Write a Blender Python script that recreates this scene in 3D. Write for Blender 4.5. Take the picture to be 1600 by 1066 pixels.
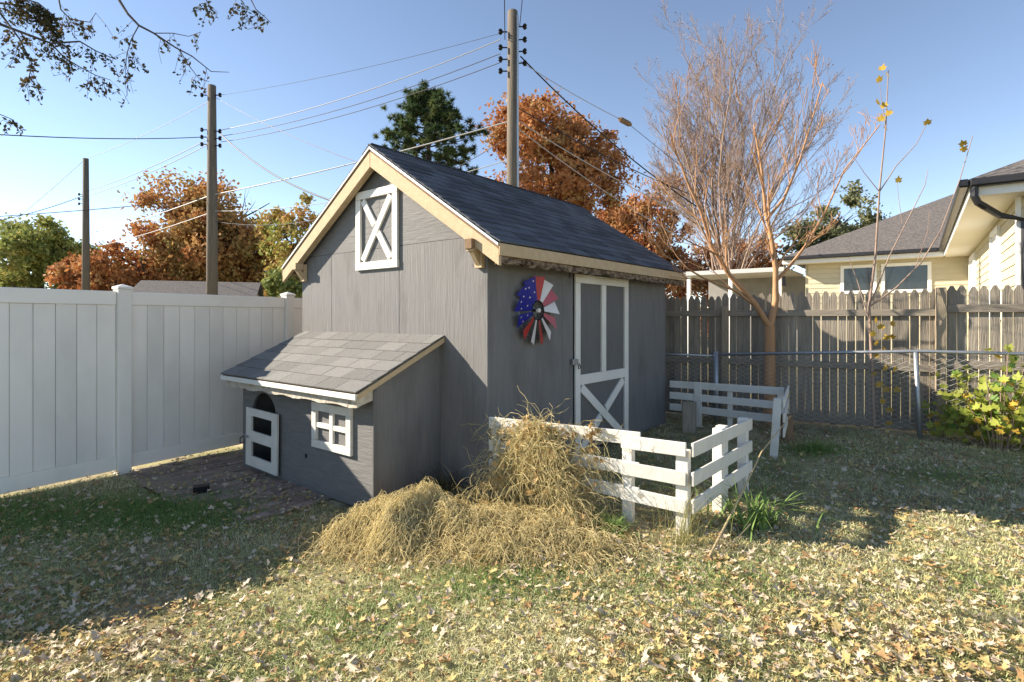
import bpy, bmesh, math, random
import numpy as np
from mathutils import Vector, Matrix
random.seed(7); rng = np.random.default_rng(7)
for o in list(bpy.data.objects): bpy.data.objects.remove(o)
scene = bpy.context.scene; COL = scene.collection
R = math.radians
# ---------------------------------------------------------------- camera
EYE = 1.54
cam = bpy.data.cameras.new('camera'); cam.sensor_width = 36; cam.lens = 19.26; cam.shift_y = -0.0225
cam.clip_end = 2000; cam.clip_start = .05
camo = bpy.data.objects.new('camera', cam); COL.objects.link(camo)
camo.location = (0, 0, EYE); camo.rotation_euler = (R(90), 0, 0); scene.camera = camo
# ---------------------------------------------------------------- sky, sun, exposure
SUN_EL = 28.0; SUN_AZ = -79.9            # azimuth clockwise from +Y
world = bpy.data.worlds.new('World'); scene.world = world; world.use_nodes = True
wn = world.node_tree.nodes; sky = wn.new('ShaderNodeTexSky'); sky.sky_type = 'NISHITA'; sky.sun_disc = False
sky.sun_elevation = R(SUN_EL); sky.sun_rotation = R(SUN_AZ); sky.altitude = 1800; sky.air_density = .8; sky.dust_density = .0; sky.ozone_density = 1.0
world.node_tree.links.new(sky.outputs[0], wn['Background'].inputs[0]); wn['Background'].inputs[1].default_value = .125
sl = bpy.data.lights.new('sun', 'SUN'); sl.energy = 5.0; sl.angle = R(.53); sl.color = (1, .96, .90)
so = bpy.data.objects.new('sun', sl); COL.objects.link(so); so.location = (-20, 6, 15)
_c = math.cos(R(SUN_EL)); D = Vector((-math.sin(R(SUN_AZ))*_c, -math.cos(R(SUN_AZ))*_c, -math.sin(R(SUN_EL))))
so.rotation_euler = D.to_track_quat('-Z', 'Y').to_euler()
vs = scene.view_settings; vs.view_transform = 'Standard'; vs.look = 'None'; vs.exposure = 1.2; vs.gamma = 1; vs.use_white_balance = True; vs.white_balance_temperature = 7400; vs.white_balance_tint = 11
# ---------------------------------------------------------------- helpers
def at(px, py, d): return Vector(((px-800)/856*d, d, EYE-(py-497)/856*d))
def mk(name, label=None, cat=None, group=None, kind=None, o=None):
    if label: o['label'] = label
    if cat: o['category'] = cat
    if group: o['group'] = group
    if kind: o['kind'] = kind
    return o
def thing(name, label, cat, loc=(0,0,0), rz=0, group=None):
    o = bpy.data.objects.new(name, None); COL.objects.link(o); o.location = loc; o.rotation_euler = (0,0,rz)
    o.empty_display_size = .1
    return mk(name, label, cat, group, None, o)
def link(name, me, mat=None, parent=None, loc=None, rot=None, bevel=0):
    if mat is not None and len(me.materials) == 0: me.materials.append(mat)
    o = bpy.data.objects.new(name, me); COL.objects.link(o)
    if parent: o.parent = parent
    if loc is not None: o.location = loc
    if rot is not None: o.rotation_euler = rot
    if bevel:
        b = o.modifiers.new('bevel', 'BEVEL'); b.width = bevel; b.segments = 1; b.limit_method = 'ANGLE'
    return o
def npmesh(name, v, f, smooth=False):
    """v Nx3, f MxK uniform polygons"""
    v = np.asarray(v, np.float32); f = np.asarray(f, np.int32)
    me = bpy.data.meshes.new(name); k = f.shape[1]
    me.vertices.add(len(v)); me.vertices.foreach_set('co', v.ravel())
    me.loops.add(f.size); me.loops.foreach_set('vertex_index', f.ravel())
    me.polygons.add(len(f)); me.polygons.foreach_set('loop_start', np.arange(0, f.size, k, dtype=np.int32))
    if smooth: me.polygons.foreach_set('use_smooth', np.ones(len(f), bool))
    me.update(calc_edges=True); return me
class MB:
    def __init__(s): s.v = []; s.f = []
    def add(s, vs, fs):
        b = len(s.v); s.v += [tuple(p) for p in vs]; s.f += [tuple(b+i for i in f) for f in fs]; return s
    def box(s, x0, x1, y0, y1, z0, z1):
        return s.add([(x0,y0,z0),(x1,y0,z0),(x1,y1,z0),(x0,y1,z0),(x0,y0,z1),(x1,y0,z1),(x1,y1,z1),(x0,y1,z1)],
                     [(0,3,2,1),(4,5,6,7),(0,1,5,4),(1,2,6,5),(2,3,7,6),(3,0,4,7)])
    def beam(s, p0, p1, w, t, up=(0,0,1)):
        """bar from p0 to p1, w across (perpendicular to up and the run), t along up"""
        p0 = Vector(p0); p1 = Vector(p1); d = (p1-p0).normalized(); up = Vector(up); a = d.cross(up).normalized(); b = a.cross(d).normalized()
        vs = [p+a*(sx*w/2)+b*(sy*t/2) for p in (p0, p1) for sx, sy in ((-1,-1),(1,-1),(1,1),(-1,1))]
        return s.add(vs, [(0,1,2,3),(7,6,5,4),(0,4,5,1),(1,5,6,2),(2,6,7,3),(3,7,4,0)])
    def prism(s, poly, off):
        """planar polygon (3-D points) extruded by vector off"""
        n = len(poly); off = Vector(off); a = [Vector(p) for p in poly]
        return s.add(a+[p+off for p in a], [tuple(range(n-1,-1,-1)), tuple(range(n,2*n))]+[(i,(i+1)%n,n+(i+1)%n,n+i) for i in range(n)])
    def tube(s, pts, rad, n=6, cap=True):
        pts = [Vector(p) for p in pts]; m = len(pts)
        if not hasattr(rad, '__len__'): rad = [rad]*m
        d0 = (pts[1]-pts[0]).normalized(); ref = Vector((0,0,1)) if abs(d0.z) < .9 else Vector((1,0,0)); a = d0.cross(ref).normalized()
        vs = []
        for i, p in enumerate(pts):
            d = (pts[min(i+1,m-1)]-pts[max(i-1,0)]).normalized(); a = (a-d*a.dot(d)).normalized(); b = d.cross(a)
            for j in range(n):
                t = 2*math.pi*j/n; vs.append(p+(a*math.cos(t)+b*math.sin(t))*rad[i])
        fs = [(i*n+j, i*n+(j+1)%n, (i+1)*n+(j+1)%n, (i+1)*n+j) for i in range(m-1) for j in range(n)]
        if cap: fs += [tuple(range(n-1,-1,-1)), tuple(range((m-1)*n, m*n))]
        return s.add(vs, fs)
    def mesh(s, name, smooth=False):
        me = bpy.data.meshes.new(name); me.from_pydata(s.v, [], s.f); me.update()
        if smooth: me.polygons.foreach_set('use_smooth', [True]*len(me.polygons))
        return me
    def build(s, name, mat, parent=None, bevel=0, smooth=False, **k):
        return link(name, s.mesh(name, smooth), mat, parent, bevel=bevel, **k)
def boxo(name, mat, parent, *b, bevel=.003): return MB().box(*b).build(name, mat, parent, bevel)
def beamo(name, mat, parent, p0, p1, w, t, up=(0,0,1), bevel=.003): return MB().beam(p0, p1, w, t, up).build(name, mat, parent, bevel)
# ---------------------------------------------------------------- materials
def mat(name, c1, c2=None, scale=6, stretch=(1,1,1), rough=.8, bump=0, bscale=None, bstretch=None, rnd=0, trans=0, spots=None, metal=0, spec=.3, detail=6, contrast=.25):
    m = bpy.data.materials.new(name); m.use_nodes = True; nt = m.node_tree; N = nt.nodes; L = nt.links
    bs = N['Principled BSDF']; out = N['Material Output']; bs.inputs['Roughness'].default_value = rough; bs.inputs['Metallic'].default_value = metal
    bs.inputs['Specular IOR Level'].default_value = spec
    tc = N.new('ShaderNodeTexCoord'); oi = N.new('ShaderNodeObjectInfo')
    add = N.new('ShaderNodeVectorMath'); add.operation = 'MULTIPLY_ADD'; cx = N.new('ShaderNodeCombineXYZ')
    for i in range(3): L.new(oi.outputs['Random'], cx.inputs[i])
    add.inputs[1].default_value = (17.3, 9.1, 23.7)
    L.new(cx.outputs[0], add.inputs[0]); L.new(tc.outputs['Object'], add.inputs[2])
    def noise(sc, st, dt):
        mp = N.new('ShaderNodeMapping'); mp.inputs['Scale'].default_value = st; L.new(add.outputs[0], mp.inputs[0])
        nz = N.new('ShaderNodeTexNoise'); nz.inputs['Scale'].default_value = sc; nz.inputs['Detail'].default_value = dt; nz.inputs['Roughness'].default_value = .6
        L.new(mp.outputs[0], nz.inputs['Vector']); return nz
    def mix(fac, a, b):
        x = N.new('ShaderNodeMix'); x.data_type = 'RGBA'
        if hasattr(fac, 'links'): L.new(fac, x.inputs[0])
        else: x.inputs[0].default_value = fac
        for s, i in ((a, 6), (b, 7)):
            if hasattr(s, 'links'): L.new(s, x.inputs[i])
            else: x.inputs[i].default_value = (*s, 1)
        return x.outputs[2]
    def ramp(src, lo, hi):
        r = N.new('ShaderNodeMapRange'); r.inputs[1].default_value = lo; r.inputs[2].default_value = hi; L.new(src, r.inputs[0]); return r.outputs[0]
    col = c1
    if c2:
        nz = noise(scale, stretch, detail); col = mix(ramp(nz.outputs[0], .5-contrast, .5+contrast), c1, c2)
    if spots:           # (colour, scale, threshold, stretch)
        for sp in (spots if isinstance(spots, list) else [spots]):
            nz = noise(sp[1], sp[3] if len(sp) > 3 else (1,1,1), 5); col = mix(ramp(nz.outputs[0], sp[2], sp[2]+(sp[4] if len(sp) > 4 else .04)), col, sp[0])
    if rnd:
        hv = N.new('ShaderNodeHueSaturation'); r = N.new('ShaderNodeMapRange'); r.inputs[3].default_value = 1-rnd; r.inputs[4].default_value = 1+rnd
        L.new(oi.outputs['Random'], r.inputs[0]); L.new(r.outputs[0], hv.inputs['Value'])
        if hasattr(col, 'links'): L.new(col, hv.inputs['Color'])
        else: hv.inputs['Color'].default_value = (*col, 1)
        col = hv.outputs[0]
    if hasattr(col, 'links'): L.new(col, bs.inputs['Base Color'])
    else: bs.inputs['Base Color'].default_value = (*col, 1)
    if bump:
        nb = noise(bscale or scale*3, bstretch or stretch, 8); bp = N.new('ShaderNodeBump'); bp.inputs['Strength'].default_value = min(1, bump); bp.inputs['Distance'].default_value = .012*max(1, bump)
        L.new(nb.outputs[0], bp.inputs['Height']); L.new(bp.outputs[0], bs.inputs['Normal'])
    if trans:
        tr = N.new('ShaderNodeBsdfTranslucent'); ms = N.new('ShaderNodeMixShader'); ms.inputs[0].default_value = trans
        if hasattr(col, 'links'): L.new(col, tr.inputs[0])
        else: tr.inputs[0].default_value = (*col, 1)
        L.new(bs.outputs[0], ms.inputs[1]); L.new(tr.outputs[0], ms.inputs[2]); L.new(ms.outputs[0], out.inputs['Surface'])
    return m
GREY_V = mat('grey_paint_vertical_grain', (.155,.152,.148), (.195,.19,.183), 5, (6,6,.5), .75, .6, 14, (5,5,.22), spots=[((.30,.29,.27), 9, .72, (9,9,.7)), ((.11,.105,.10), 1.6, .52, (2,2,.7), .30), ((.05,.05,.05), 16, .73, (2,2,.5))])
GREY_H = mat('grey_paint_wavy_grain', (.145,.142,.138), (.195,.19,.183), 5, (1,1,5), .75, .55, 10, (.7,.7,5), spots=[((.28,.27,.26), 10, .74), ((.12,.115,.11), 1.8, .52, (1,1,1), .30), ((.05,.05,.05), 14, .75)])
GREY_D = mat('grey_door_panel', (.12,.119,.118), (.165,.162,.158), 6, (6,6,.4), .7, .7, 14, (6,6,.22))
WHITE = mat('chipped_white_paint', (.74,.72,.66), (.62,.59,.52), 7, (1,1,1), .6, .3, 20, spots=((.34,.30,.24), 11, .69), rnd=.06)
WHITE_C = mat('clean_white_paint', (.78,.76,.70), (.68,.66,.60), 5, rough=.55, bump=.2, bscale=20)
VINYL = mat('white_vinyl', (.88,.83,.75), (.84,.79,.71), 1.5, rough=.4, spec=.4, spots=[((.50,.46,.40), 3.0, .70, (1,1,1), .2), ((.66,.63,.57), .9, .48, (1,1,.6), .3)])
TAN = mat('raw_pine_board', (.56,.42,.26), (.44,.32,.19), 5, (3,3,3), .75, .3, 20, spots=((.24,.17,.10), 7, .70))
ROT = mat('rotten_brown_wood', (.30,.22,.15), (.05,.03,.02), 14, (1,1,2), .95, 1.6, 22, contrast=.12)
PEEL = mat('peeling_white_board', (.62,.58,.50), (.40,.34,.26), 12, rough=.85, bump=.8, bscale=25, spots=((.14,.09,.06), 9, .62))
BROWN = mat('brown_wood', (.16,.10,.06), (.26,.17,.10), 8, rough=.9, bump=.5)
SH_DARK = mat('charcoal_shingle', (.062,.070,.085), (.105,.112,.128), 60, rough=.9, bump=.6, bscale=220, rnd=.34)
SH_GREY = mat('weathered_grey_shingle', (.155,.152,.143), (.24,.235,.22), 50, rough=.95, bump=.6, bscale=220, rnd=.16, spots=((.12,.12,.12), 5, .66))
BLACKM = mat('black_metal', (.02,.02,.022), rough=.45, metal=.6)
GALV = mat('galvanized_steel', (.42,.44,.46), (.33,.35,.37), 9, rough=.45, metal=.7)
DARK = mat('opening_shade', (.02,.018,.016), rough=1)  # near-black colour that paints the shade inside openings
WOODG = mat('weathered_grey_cedar', (.33,.285,.225), (.17,.145,.115), 5, (6,6,.6), .9, .9, 12, (6,6,.35), rnd=.22, spots=((.06,.05,.045), 14, .71))
WOODR = mat('weathered_grey_rail', (.32,.28,.22), (.19,.16,.13), 5, (.6,6,6), .9, .7, 12, (.4,6,6), rnd=.15)
POST_T = mat('tan_post', (.36,.29,.20), (.26,.21,.15), 6, (6,6,.6), .85, .6, 12, (6,6,.4))
POLE = mat('utility_pole_wood', (.19,.155,.115), (.09,.075,.06), 5, (5,5,.3), .9, 1.2, 8, (6,6,.25))
BARK_O = mat('orange_brown_bark', (.50,.28,.14), (.36,.19,.10), 9, (1,1,.4), .85, .6, 25)
BARK_G = mat('grey_tan_bark', (.38,.27,.205), (.25,.175,.135), 9, (1,1,.4), .9, .6, 20)
BARK_D = mat('dark_bark', (.06,.048,.04), (.10,.08,.065), 9, rough=.9, bump=.5)
TWIG = mat('pale_twig', (.33,.23,.16), (.22,.14,.10), 5, rough=.85)
BRICK = mat('old_red_brick', (.34,.23,.19), (.27,.21,.17), 9, rough=.95, bump=.6, bscale=40, rnd=.25)
SIDING = mat('cream_vinyl_siding', (.55,.49,.35), (.51,.45,.32), 3, rough=.55)
TRIMW = mat('white_house_trim', (.78,.77,.73), rough=.5)
SOFFIT = mat('cream_soffit', (.72,.69,.60), rough=.55)
HROOF = mat('house_roof_shingle', (.07,.066,.066), (.17,.15,.135), 5, (3,3,14), .95, .4, 60, contrast=.10)
GUTTER = mat('dark_gutter', (.035,.034,.036), rough=.35, metal=.3)
GLASS = mat('dark_window_glass', (.012,.014,.016), rough=.05, spec=.9)
STRAW = mat('dry_straw', (.86,.74,.42), (.72,.58,.29), 7, rough=.8, trans=.2)
STRAW2 = mat('olive_dry_stems', (.50,.45,.22), (.66,.56,.30), 7, rough=.85, trans=.15)
DEADLEAF = mat('brown_withered_leaf', (.42,.24,.10), (.58,.42,.20), 9, rough=.85, trans=.2, rnd=.3)
def litter_mat(): 
    return mat('fallen_leaf', (.52,.38,.22), (.50,.32,.09), 2.6, rough=.75, trans=.15, rnd=.25, spots=((.56,.47,.37), 4.5, .52), contrast=.12, spec=.25)
LEAF_PIECES = [mat('pale_tan_fallen_leaf', (.68,.57,.42), (.54,.43,.30), 9, rough=.7, trans=.15, rnd=.15), mat('yellow_fallen_leaf', (.70,.55,.22), (.60,.45,.20), 9, rough=.7, trans=.2, rnd=.2),
               mat('orange_brown_fallen_leaf', (.46,.25,.09), (.38,.25,.14), 9, rough=.7, trans=.15, rnd=.25)]
GRASS = mat('lawn_grass', (.36,.42,.17), (.72,.68,.40), 1.6, rough=.7, trans=.25, contrast=.14)
GRASS_G = mat('fresh_green_blades', (.13,.24,.06), (.24,.34,.10), 5, rough=.6, trans=.3)
# ---------------------------------------------------------------- ground
def smooth(a, b, x): t = np.clip((np.asarray(x, float)-a)/(b-a), 0, 1); return t*t*(3-2*t)
def gz(x, y):
    x = np.asarray(x, float); y = np.asarray(y, float)
    near = 1-smooth(12, 30, np.abs(x)+np.abs(y))
    h = -.13*smooth(.4, -1.5, x)*(1-smooth(9, 14, y)) + .13*smooth(3.5, 2.2, y)*smooth(-.6, -2.2, x) + .03*smooth(2.5, 5, x)
    h = h + .014*np.sin(x*2.3+1.1*y)*np.cos(y*1.9-.7*x)+.008*np.sin(5.1*x+.6)*np.sin(4.3*y)
    return h*near
def g1(x, y): return float(gz(x, y))
def axis(lo, hi, st, far): 
    a = np.arange(lo, hi+1e-6, st); e = np.array([.3,.8,1.6,3,6,12,25,50,110,250,600])
    return np.concatenate([lo-e[::-1], a, hi+e])
gx = axis(-7, 9, .1, 0); gy = axis(-2, 11, .1, 0); XX, YY = np.meshgrid(gx, gy)
gv = np.stack([XX.ravel(), YY.ravel(), gz(XX, YY).ravel()], 1); nx = len(gx); ny = len(gy)
ii = (np.arange(ny-1)[:,None]*nx+np.arange(nx-1)[None,:]).ravel()
GROUND = mat('lawn_soil', (.20,.16,.10), (.26,.24,.11), 1.3, rough=1, bump=1.2, bscale=30, spots=((.36,.30,.19), 3.2, .55), contrast=.12)
ground = link('ground', npmesh('ground', gv, np.stack([ii, ii+1, ii+nx+1, ii+nx], 1), True), GROUND); ground['kind'] = 'structure'
# ---------------------------------------------------------------- shed
SA = R(51.25); SO = Vector((-.22, 4.92, 0))
def S2W(u, v, z=0): return Vector((SO.x+u*math.cos(SA)-v*math.sin(SA), SO.y+u*math.sin(SA)+v*math.cos(SA), z))
shed = thing('garden_shed', 'tall grey barn-style garden shed with steep charcoal shingle roof and white trimmed door', 'shed', SO, SA)
LN, WD, SL = 3.92, 3.08, .656; PH = math.atan(SL); MID = WD/2; APEX = 3.30
zu = lambda v: APEX-SL*abs(v-MID)
boxo('floor_frame', BROWN, shed, .03, LN-.03, .03, WD-.03, -.22, .0)
for a, b in ((0, 1.217), (1.221, 2.437), (2.441, WD)):
    boxo('gable_sheet', GREY_V, shed, 0, .03, a, b, -.04, 2.287, bevel=.002)
for a, b in ((0, MID-.002), (MID+.002, WD)):
    MB().prism([(0,a,2.291),(0,b,2.291)]+([(0,b,zu(b)-.002)] if b < WD else [])+([(0,a,zu(a)-.002)] if a > 0 else []), (.03,0,0)).build('gable_sheet', GREY_H, shed)
MB().prism([(LN,0,0),(LN,WD,0),(LN,WD,zu(WD)-.002),(LN,MID,APEX-.002),(LN,0,zu(0)-.002)], (-.03,0,0)).build('rear_wall', GREY_V, shed)
boxo('side_wall', GREY_V, shed, .031, LN-.031, WD-.03, WD, -.04, 2.26)
D0, D1, DT = 1.45, 2.715, 2.03
boxo('wall_sheet', GREY_V, shed, .031, 1.215, 0, .03, -.04, 2.26, bevel=.002)
boxo('wall_sheet', GREY_V, shed, 1.218, D0-.025, 0, .03, -.04, 2.26, bevel=.002)
boxo('wall_sheet', GREY_V, shed, D1+.012, LN-.031, 0, .03, -.04, 2.26, bevel=.002)
boxo('door_header', GREY_V, shed, D0-.023, D1+.010, .002, .03, DT+.012, 2.255)
door = boxo('door', GREY_D, shed, D0, D1, .004, .034, .03, DT)
def bd(u0, z0, u1, z1, w, y=-.010, t=.022): beamo('trim_board', WHITE_C, door, (u0,y,z0), (u1,y,z1), t, w, (0,0,1) if abs(u1-u0) > abs(z1-z0) else (1,0,0), .002)
def bdv(u, z0, z1, w): boxo('trim_board', WHITE_C, door, u-w/2, u+w/2, -.021, .003, z0, z1, bevel=.002)
bdv(D0+.05, .03, 1.93, .10); bdv(D1-.05, .03, 1.93, .10); boxo('trim_board', WHITE_C, door, D0, D1, -.021, .003, 1.932, DT, bevel=.002)
bdv((D0+D1)/2, .905, 1.93, .10); boxo('trim_board', WHITE_C, door, D0+.102, D1-.102, -.0205, .003, .79, .903, bevel=.002)
def diag(u0, z0, u1, z1, w, y0, y1, par=None, m=None):
    d = Vector((u1-u0, 0, z1-z0)).normalized(); n = Vector((-d.z, 0, d.x))*w/2; a = Vector((u0,y0,z0)); b = Vector((u1,y0,z1))
    MB().prism([a-n, b-n, b+n, a+n], (0,y1-y0,0)).build('trim_board', m or WHITE_C, par or door, .002)
diag(D0+.13, .76, D1-.13, .07, .10, -.019, .003)
cm = ((D0+D1)/2, .415); diag(D1-.13, .76, cm[0]+.06, cm[1]+.035, .10, -.018, .003); diag(cm[0]-.06, cm[1]-.035, D0+.13, .07, .10, -.018, .003)
boxo('latch', GALV, door, 1.36, 1.47, -.045, -.022, 1.03, 1.09); MB().tube([(1.47,-.05,1.04),(1.49,-.06,.99),(1.45,-.06,.98),(1.45,-.05,1.03)], .006, 5).build('padlock', BLACKM, door)
boxo('door_gap_shade', DARK, shed, D0-.022, D0-.002, -.004, .02, .03, DT)  # solid strip filling the gap; its shade is painted in the colour
MB().tube([(1.16,-.005,2.06),(1.16,-.12,2.06),(1.16,-.13,2.0),(1.16,-.12,1.96)], .006, 5).build('wall_hook', BLACKM, shed)
MB().tube([(1.16,-.02,2.06),(1.40,-.02,2.09)], .005, 5).build('hook_arm', BLACKM, shed)
# roof
OF, OE = .125, .244
for sgn, nm in ((-1, 'right'), (1, 'left')):
    e = MID+sgn*(MID+OE)
    p = [(-OF,e,zu(e)),(LN+OF,e,zu(e)),(LN+OF,MID,APEX),(-OF,MID,APEX)]
    deck = MB().prism(p if sgn < 0 else p[::-1], (0,0,.045)).build('roof', BROWN, shed)
    if sgn < 0: roof = deck
    else: roofL = deck
def tabmesh(w, l=.19, t=.011):
    return MB().box(-w/2+.003, w/2-.003, 0, l, 0, t).mesh('shingle')
TP = (LN+2*OF+.02)/14; T_full = tabmesh(TP); T_half = tabmesh(TP/2); slope_len = (MID+OE)/math.cos(PH); NC = 15; EX = slope_len/NC
for m_ in (T_full, T_half): m_.materials.append(SH_DARK)
stuffv = MB()
for side in (-1, 1):
    for c in range(NC):
        s = c*EX-.012; e = MID+side*(MID+OE)-side*s*math.cos(PH); z = zu(MID+side*(MID+OE))+s*math.sin(PH)+.045+.020
        cells = [(-OF-.01+TP*(i+.5), T_full) for i in range(14)] if c % 2 == 0 else [(-OF-.01+TP*.25, T_half)]+[(-OF-.01+TP*(i+1), T_full) for i in range(13)]+[(LN+OF+.01-TP*.25, T_half)]
        for x, me in cells:
            if side < 0:
                link('shingle', me, None, roof, (x, e+random.uniform(-.003,.003), z+random.uniform(0,.003)), (PH-.06, random.uniform(-.004,.004), random.uniform(-.006,.006)))
            else:
                w = (TP if me is T_full else TP/2)/2-.003
                d = Vector((0,-math.cos(PH-.045),math.sin(PH-.045))); n = Vector((0,math.sin(PH),math.cos(PH)))*.007; a = Vector((x-w,e,z)); b = Vector((x+w,e,z))
                stuffv.prism([a, b, b+d*.19, a+d*.19], n)
o = stuffv.build('shingle_courses', SH_DARK, roofL); o['kind'] = 'stuff'
for i in range(15):
    x = -OF-.01+i*.287; MB().prism([(x,MID-.13,APEX+.066-.13*SL+.004*(i%2)),(x,MID,APEX+.072+.004*(i%2)),(x,MID+.13,APEX+.066-.13*SL+.004*(i%2)),(x,MID+.13,APEX+.074-.13*SL+.004*(i%2)),(x,MID,APEX+.081+.004*(i%2)),(x,MID-.13,APEX+.074-.13*SL+.004*(i%2))], (.30,0,0)).build('ridge_cap', SH_DARK, roof)
for x0, x1 in ((-OF-.002, -OF+.034), (LN+OF-.034, LN+OF+.002)):
    for sgn in (-1, 1):
        e = MID+sgn*(MID+OE-.003); pts = [(x0,e,zu(e)-.002),(x0,MID+sgn*.0015,APEX-.002),(x0,MID+sgn*.0015,APEX-.165),(x0,e,zu(e)-.145)]
        MB().prism(pts, (x1-x0,0,0)).build('rake_board', TAN, shed, .003)
        xe = x0-.012 if x0 < 0 else x1
        pts = [(xe,e,zu(e)+.026),(xe,MID+sgn*.0015,APEX+.026),(xe,MID+sgn*.0015,APEX+.048),(xe,e,zu(e)+.048)]
        MB().prism(pts, (.012,0,0)).build('drip_edge', WHITE_C if sgn > 0 else GALV, shed)
for sgn in (-1, 1):
    e0 = MID+sgn*(MID-.0); e1 = MID+sgn*.02
    pts = [(-OF+.036,e0,zu(e0)-.012),(-OF+.036,e1,zu(e1)-.012),(-OF+.036,e1,zu(e1)-.04),(-OF+.036,e0,zu(e0)-.04)]
    MB().prism(pts, (OF-.04,0,0)).build('soffit_board', TAN, shed)
    pts = [(-OF+.036,e0,zu(e0)-.042),(-OF+.036,e1,zu(e1)-.042),(-OF+.036,e1,zu(e1)-.16),(-OF+.036,e0,zu(e0)-.145)]
    MB().prism(pts, (.04,0,0)).build('barge_rafter', TAN, shed)
    e = MID+sgn*(MID+OE)
    boxo('fascia_board', TAN, shed, -OF-.004, LN+OF+.004, e-.012 if sgn < 0 else e, e if sgn < 0 else e+.012, zu(e)-.055, zu(e)+.05)
    boxo('soffit_board', BROWN, shed, .0, LN, e+.03 if sgn < 0 else WD+.002, -.002 if sgn < 0 else e-.03, zu(e)-.03, zu(e)-.012)
# rotten lower eave board (jagged)
e = -OE; mb = MB(); n = 90; top = zu(e)-.056
prev = None
for i in range(n+1):
    x = -OF+(LN+2*OF)*i/n; dz = .062+.012*random.random()-(.03*random.random() if random.random() < .4 and 5 < i < 60 else 0)
    yo = e+.004+random.uniform(0,.012)*(1 if 4 < i < 64 else .2)
    cur = [(x,yo,top),(x,yo+random.uniform(-.004,.008),top-dz*.5),(x,yo,top-dz),(x,e+.05,top-dz),(x,e+.05,top)]
    b = len(mb.v); mb.v += cur
    if i: mb.f += [(b-5+j, b-5+(j+1)%5, b+(j+1)%5, b+j) for j in range(5)]
mb.f += [(0,1,2,3,4), tuple(range(len(mb.v)-1, len(mb.v)-6, -1))]
mb.build('rotten_eave_board', ROT, shed)
for v in (.075, WD-.075):                           # knee brackets under the front rake
    br = boxo('bracket', TAN, shed, -.045, -.002, v-.045, v+.045, 1.99, 2.20)
    boxo('bracket_arm', TAN, br, -OF-.03, -.047, v-.04, v+.04, 2.13, 2.21)
    beamo('bracket_brace', TAN, br, (-.03,v,2.03), (-OF+.01,v,2.14), .05, .05)
    boxo('bracket_head', BROWN, br, -OF-.05, -OF-.004, v-.042, v+.042, 2.15, 2.24) if v < 1 else None
# loft hatch frame
lh = boxo('loft_hatch', WHITE_C, shed, -.034, -.002, 1.21, 1.93, 2.065, 2.15)
def lb(*b): boxo('hatch_board', WHITE_C, lh, *b)
lb(-.034,-.002,1.215,1.925,2.845,2.93); lb(-.032,-.002,1.215,1.30,2.152,2.843); lb(-.032,-.002,1.845,1.93,2.152,2.843)
def dg(v0, z0, v1, z1, w=.075):
    d = Vector((0,v1-v0,z1-z0)).normalized(); n = Vector((0,-d.z,d.y))*w/2; a = Vector((-.026,v0,z0)); b = Vector((-.026,v1,z1))
    MB().prism([a-n,b-n,b+n,a+n], (.024,0,0)).build('hatch_board', WHITE_C, lh, .002)
dg(1.81,2.17,1.335,2.83); dg(1.81,2.83,1.605,2.545); dg(1.54,2.455,1.335,2.17)
# ---------------------------------------------------------------- wind wheel on the shed wall
ww = thing('wind_wheel', 'red white and blue metal windmill wheel with white stars hung on grey shed wall', 'wall ornament', S2W(.68,-.065,1.615), SA)
RED = mat('red_enamel', (.50,.045,.035), (.38,.035,.03), 9, rough=.4); WHT = mat('white_enamel', (.75,.73,.70), (.64,.60,.58), 9, rough=.4); BLU = mat('blue_enamel', (.02,.025,.30), (.015,.02,.2), 9, rough=.4)
PNK = mat('faded_red_enamel', (.50,.12,.14), (.42,.09,.11), 9, rough=.45)
mb = MB(); mb.tube([(.095*math.cos(t),0,.095*math.sin(t)) for t in np.linspace(0,2*math.pi,25)], .007, 6, False); mb.build('ring', BLACKM, ww)
mb = MB(); mb.tube([(.27*math.cos(t),.03,.27*math.sin(t)) for t in np.linspace(0,2*math.pi,41)], .003, 5, False); mb.build('outer_wire', GALV, ww)
MB().tube([(0,-.02,0),(0,.01,0)], [.022,.022], 12).build('hub', WHT, ww)
for t in (20, 140, 260): MB().tube([(0,0,0),(.095*math.cos(R(t)),0,.095*math.sin(R(t)))], .004, 5).build('spoke', BLACKM, ww)
MB().tube([(0,.0,0),(0,.064,0)], .012, 8).build('mount', BLACKM, ww)
cols = [RED,WHT,PNK,WHT,PNK,WHT,RED,WHT,RED,BLU,BLU,BLU,BLU]
for i, cm_ in enumerate(cols):
    th = R(88-27.7*i); d = Vector((math.cos(th),0,math.sin(th))); tw = R(-24); t_ = Vector((-math.sin(th),0,math.cos(th)))*math.cos(tw)+Vector((0,-1,0))*math.sin(tw); nrm = d.cross(t_).normalized()
    if nrm.y > 0: nrm = -nrm
    a0, a1, w0, w1 = .10, .335, .020, .072
    b = MB().prism([d*a0-t_*w0, d*a1-t_*w1, d*a1+t_*w1, d*a0+t_*w0], nrm*.003).build('blade', cm_, ww)
    if cm_ is BLU:
        for r_, o_ in ((.19,-.015),(.255,.028),(.30,-.035)):
            c_ = d*r_+t_*o_+nrm*.0045; pts = [c_+(d*math.cos(q*math.pi/5)+t_*math.sin(q*math.pi/5))*(.012 if q % 2 == 0 else .005) for q in range(10)]
            MB().prism(pts, nrm*.001).build('star', WHT, b)
# ---------------------------------------------------------------- coop
CU, CV, CZ = -.80, .60, -.12
coop = thing('chicken_coop', 'low grey lean-to chicken coop with arched opening and small white window against the shed', 'coop', S2W(CU, CV, CZ), SA)
CW, CD = 2.34, .797; czu = lambda x: 1.10+.445*x-.0        # roof underside, local x from front wall
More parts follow.
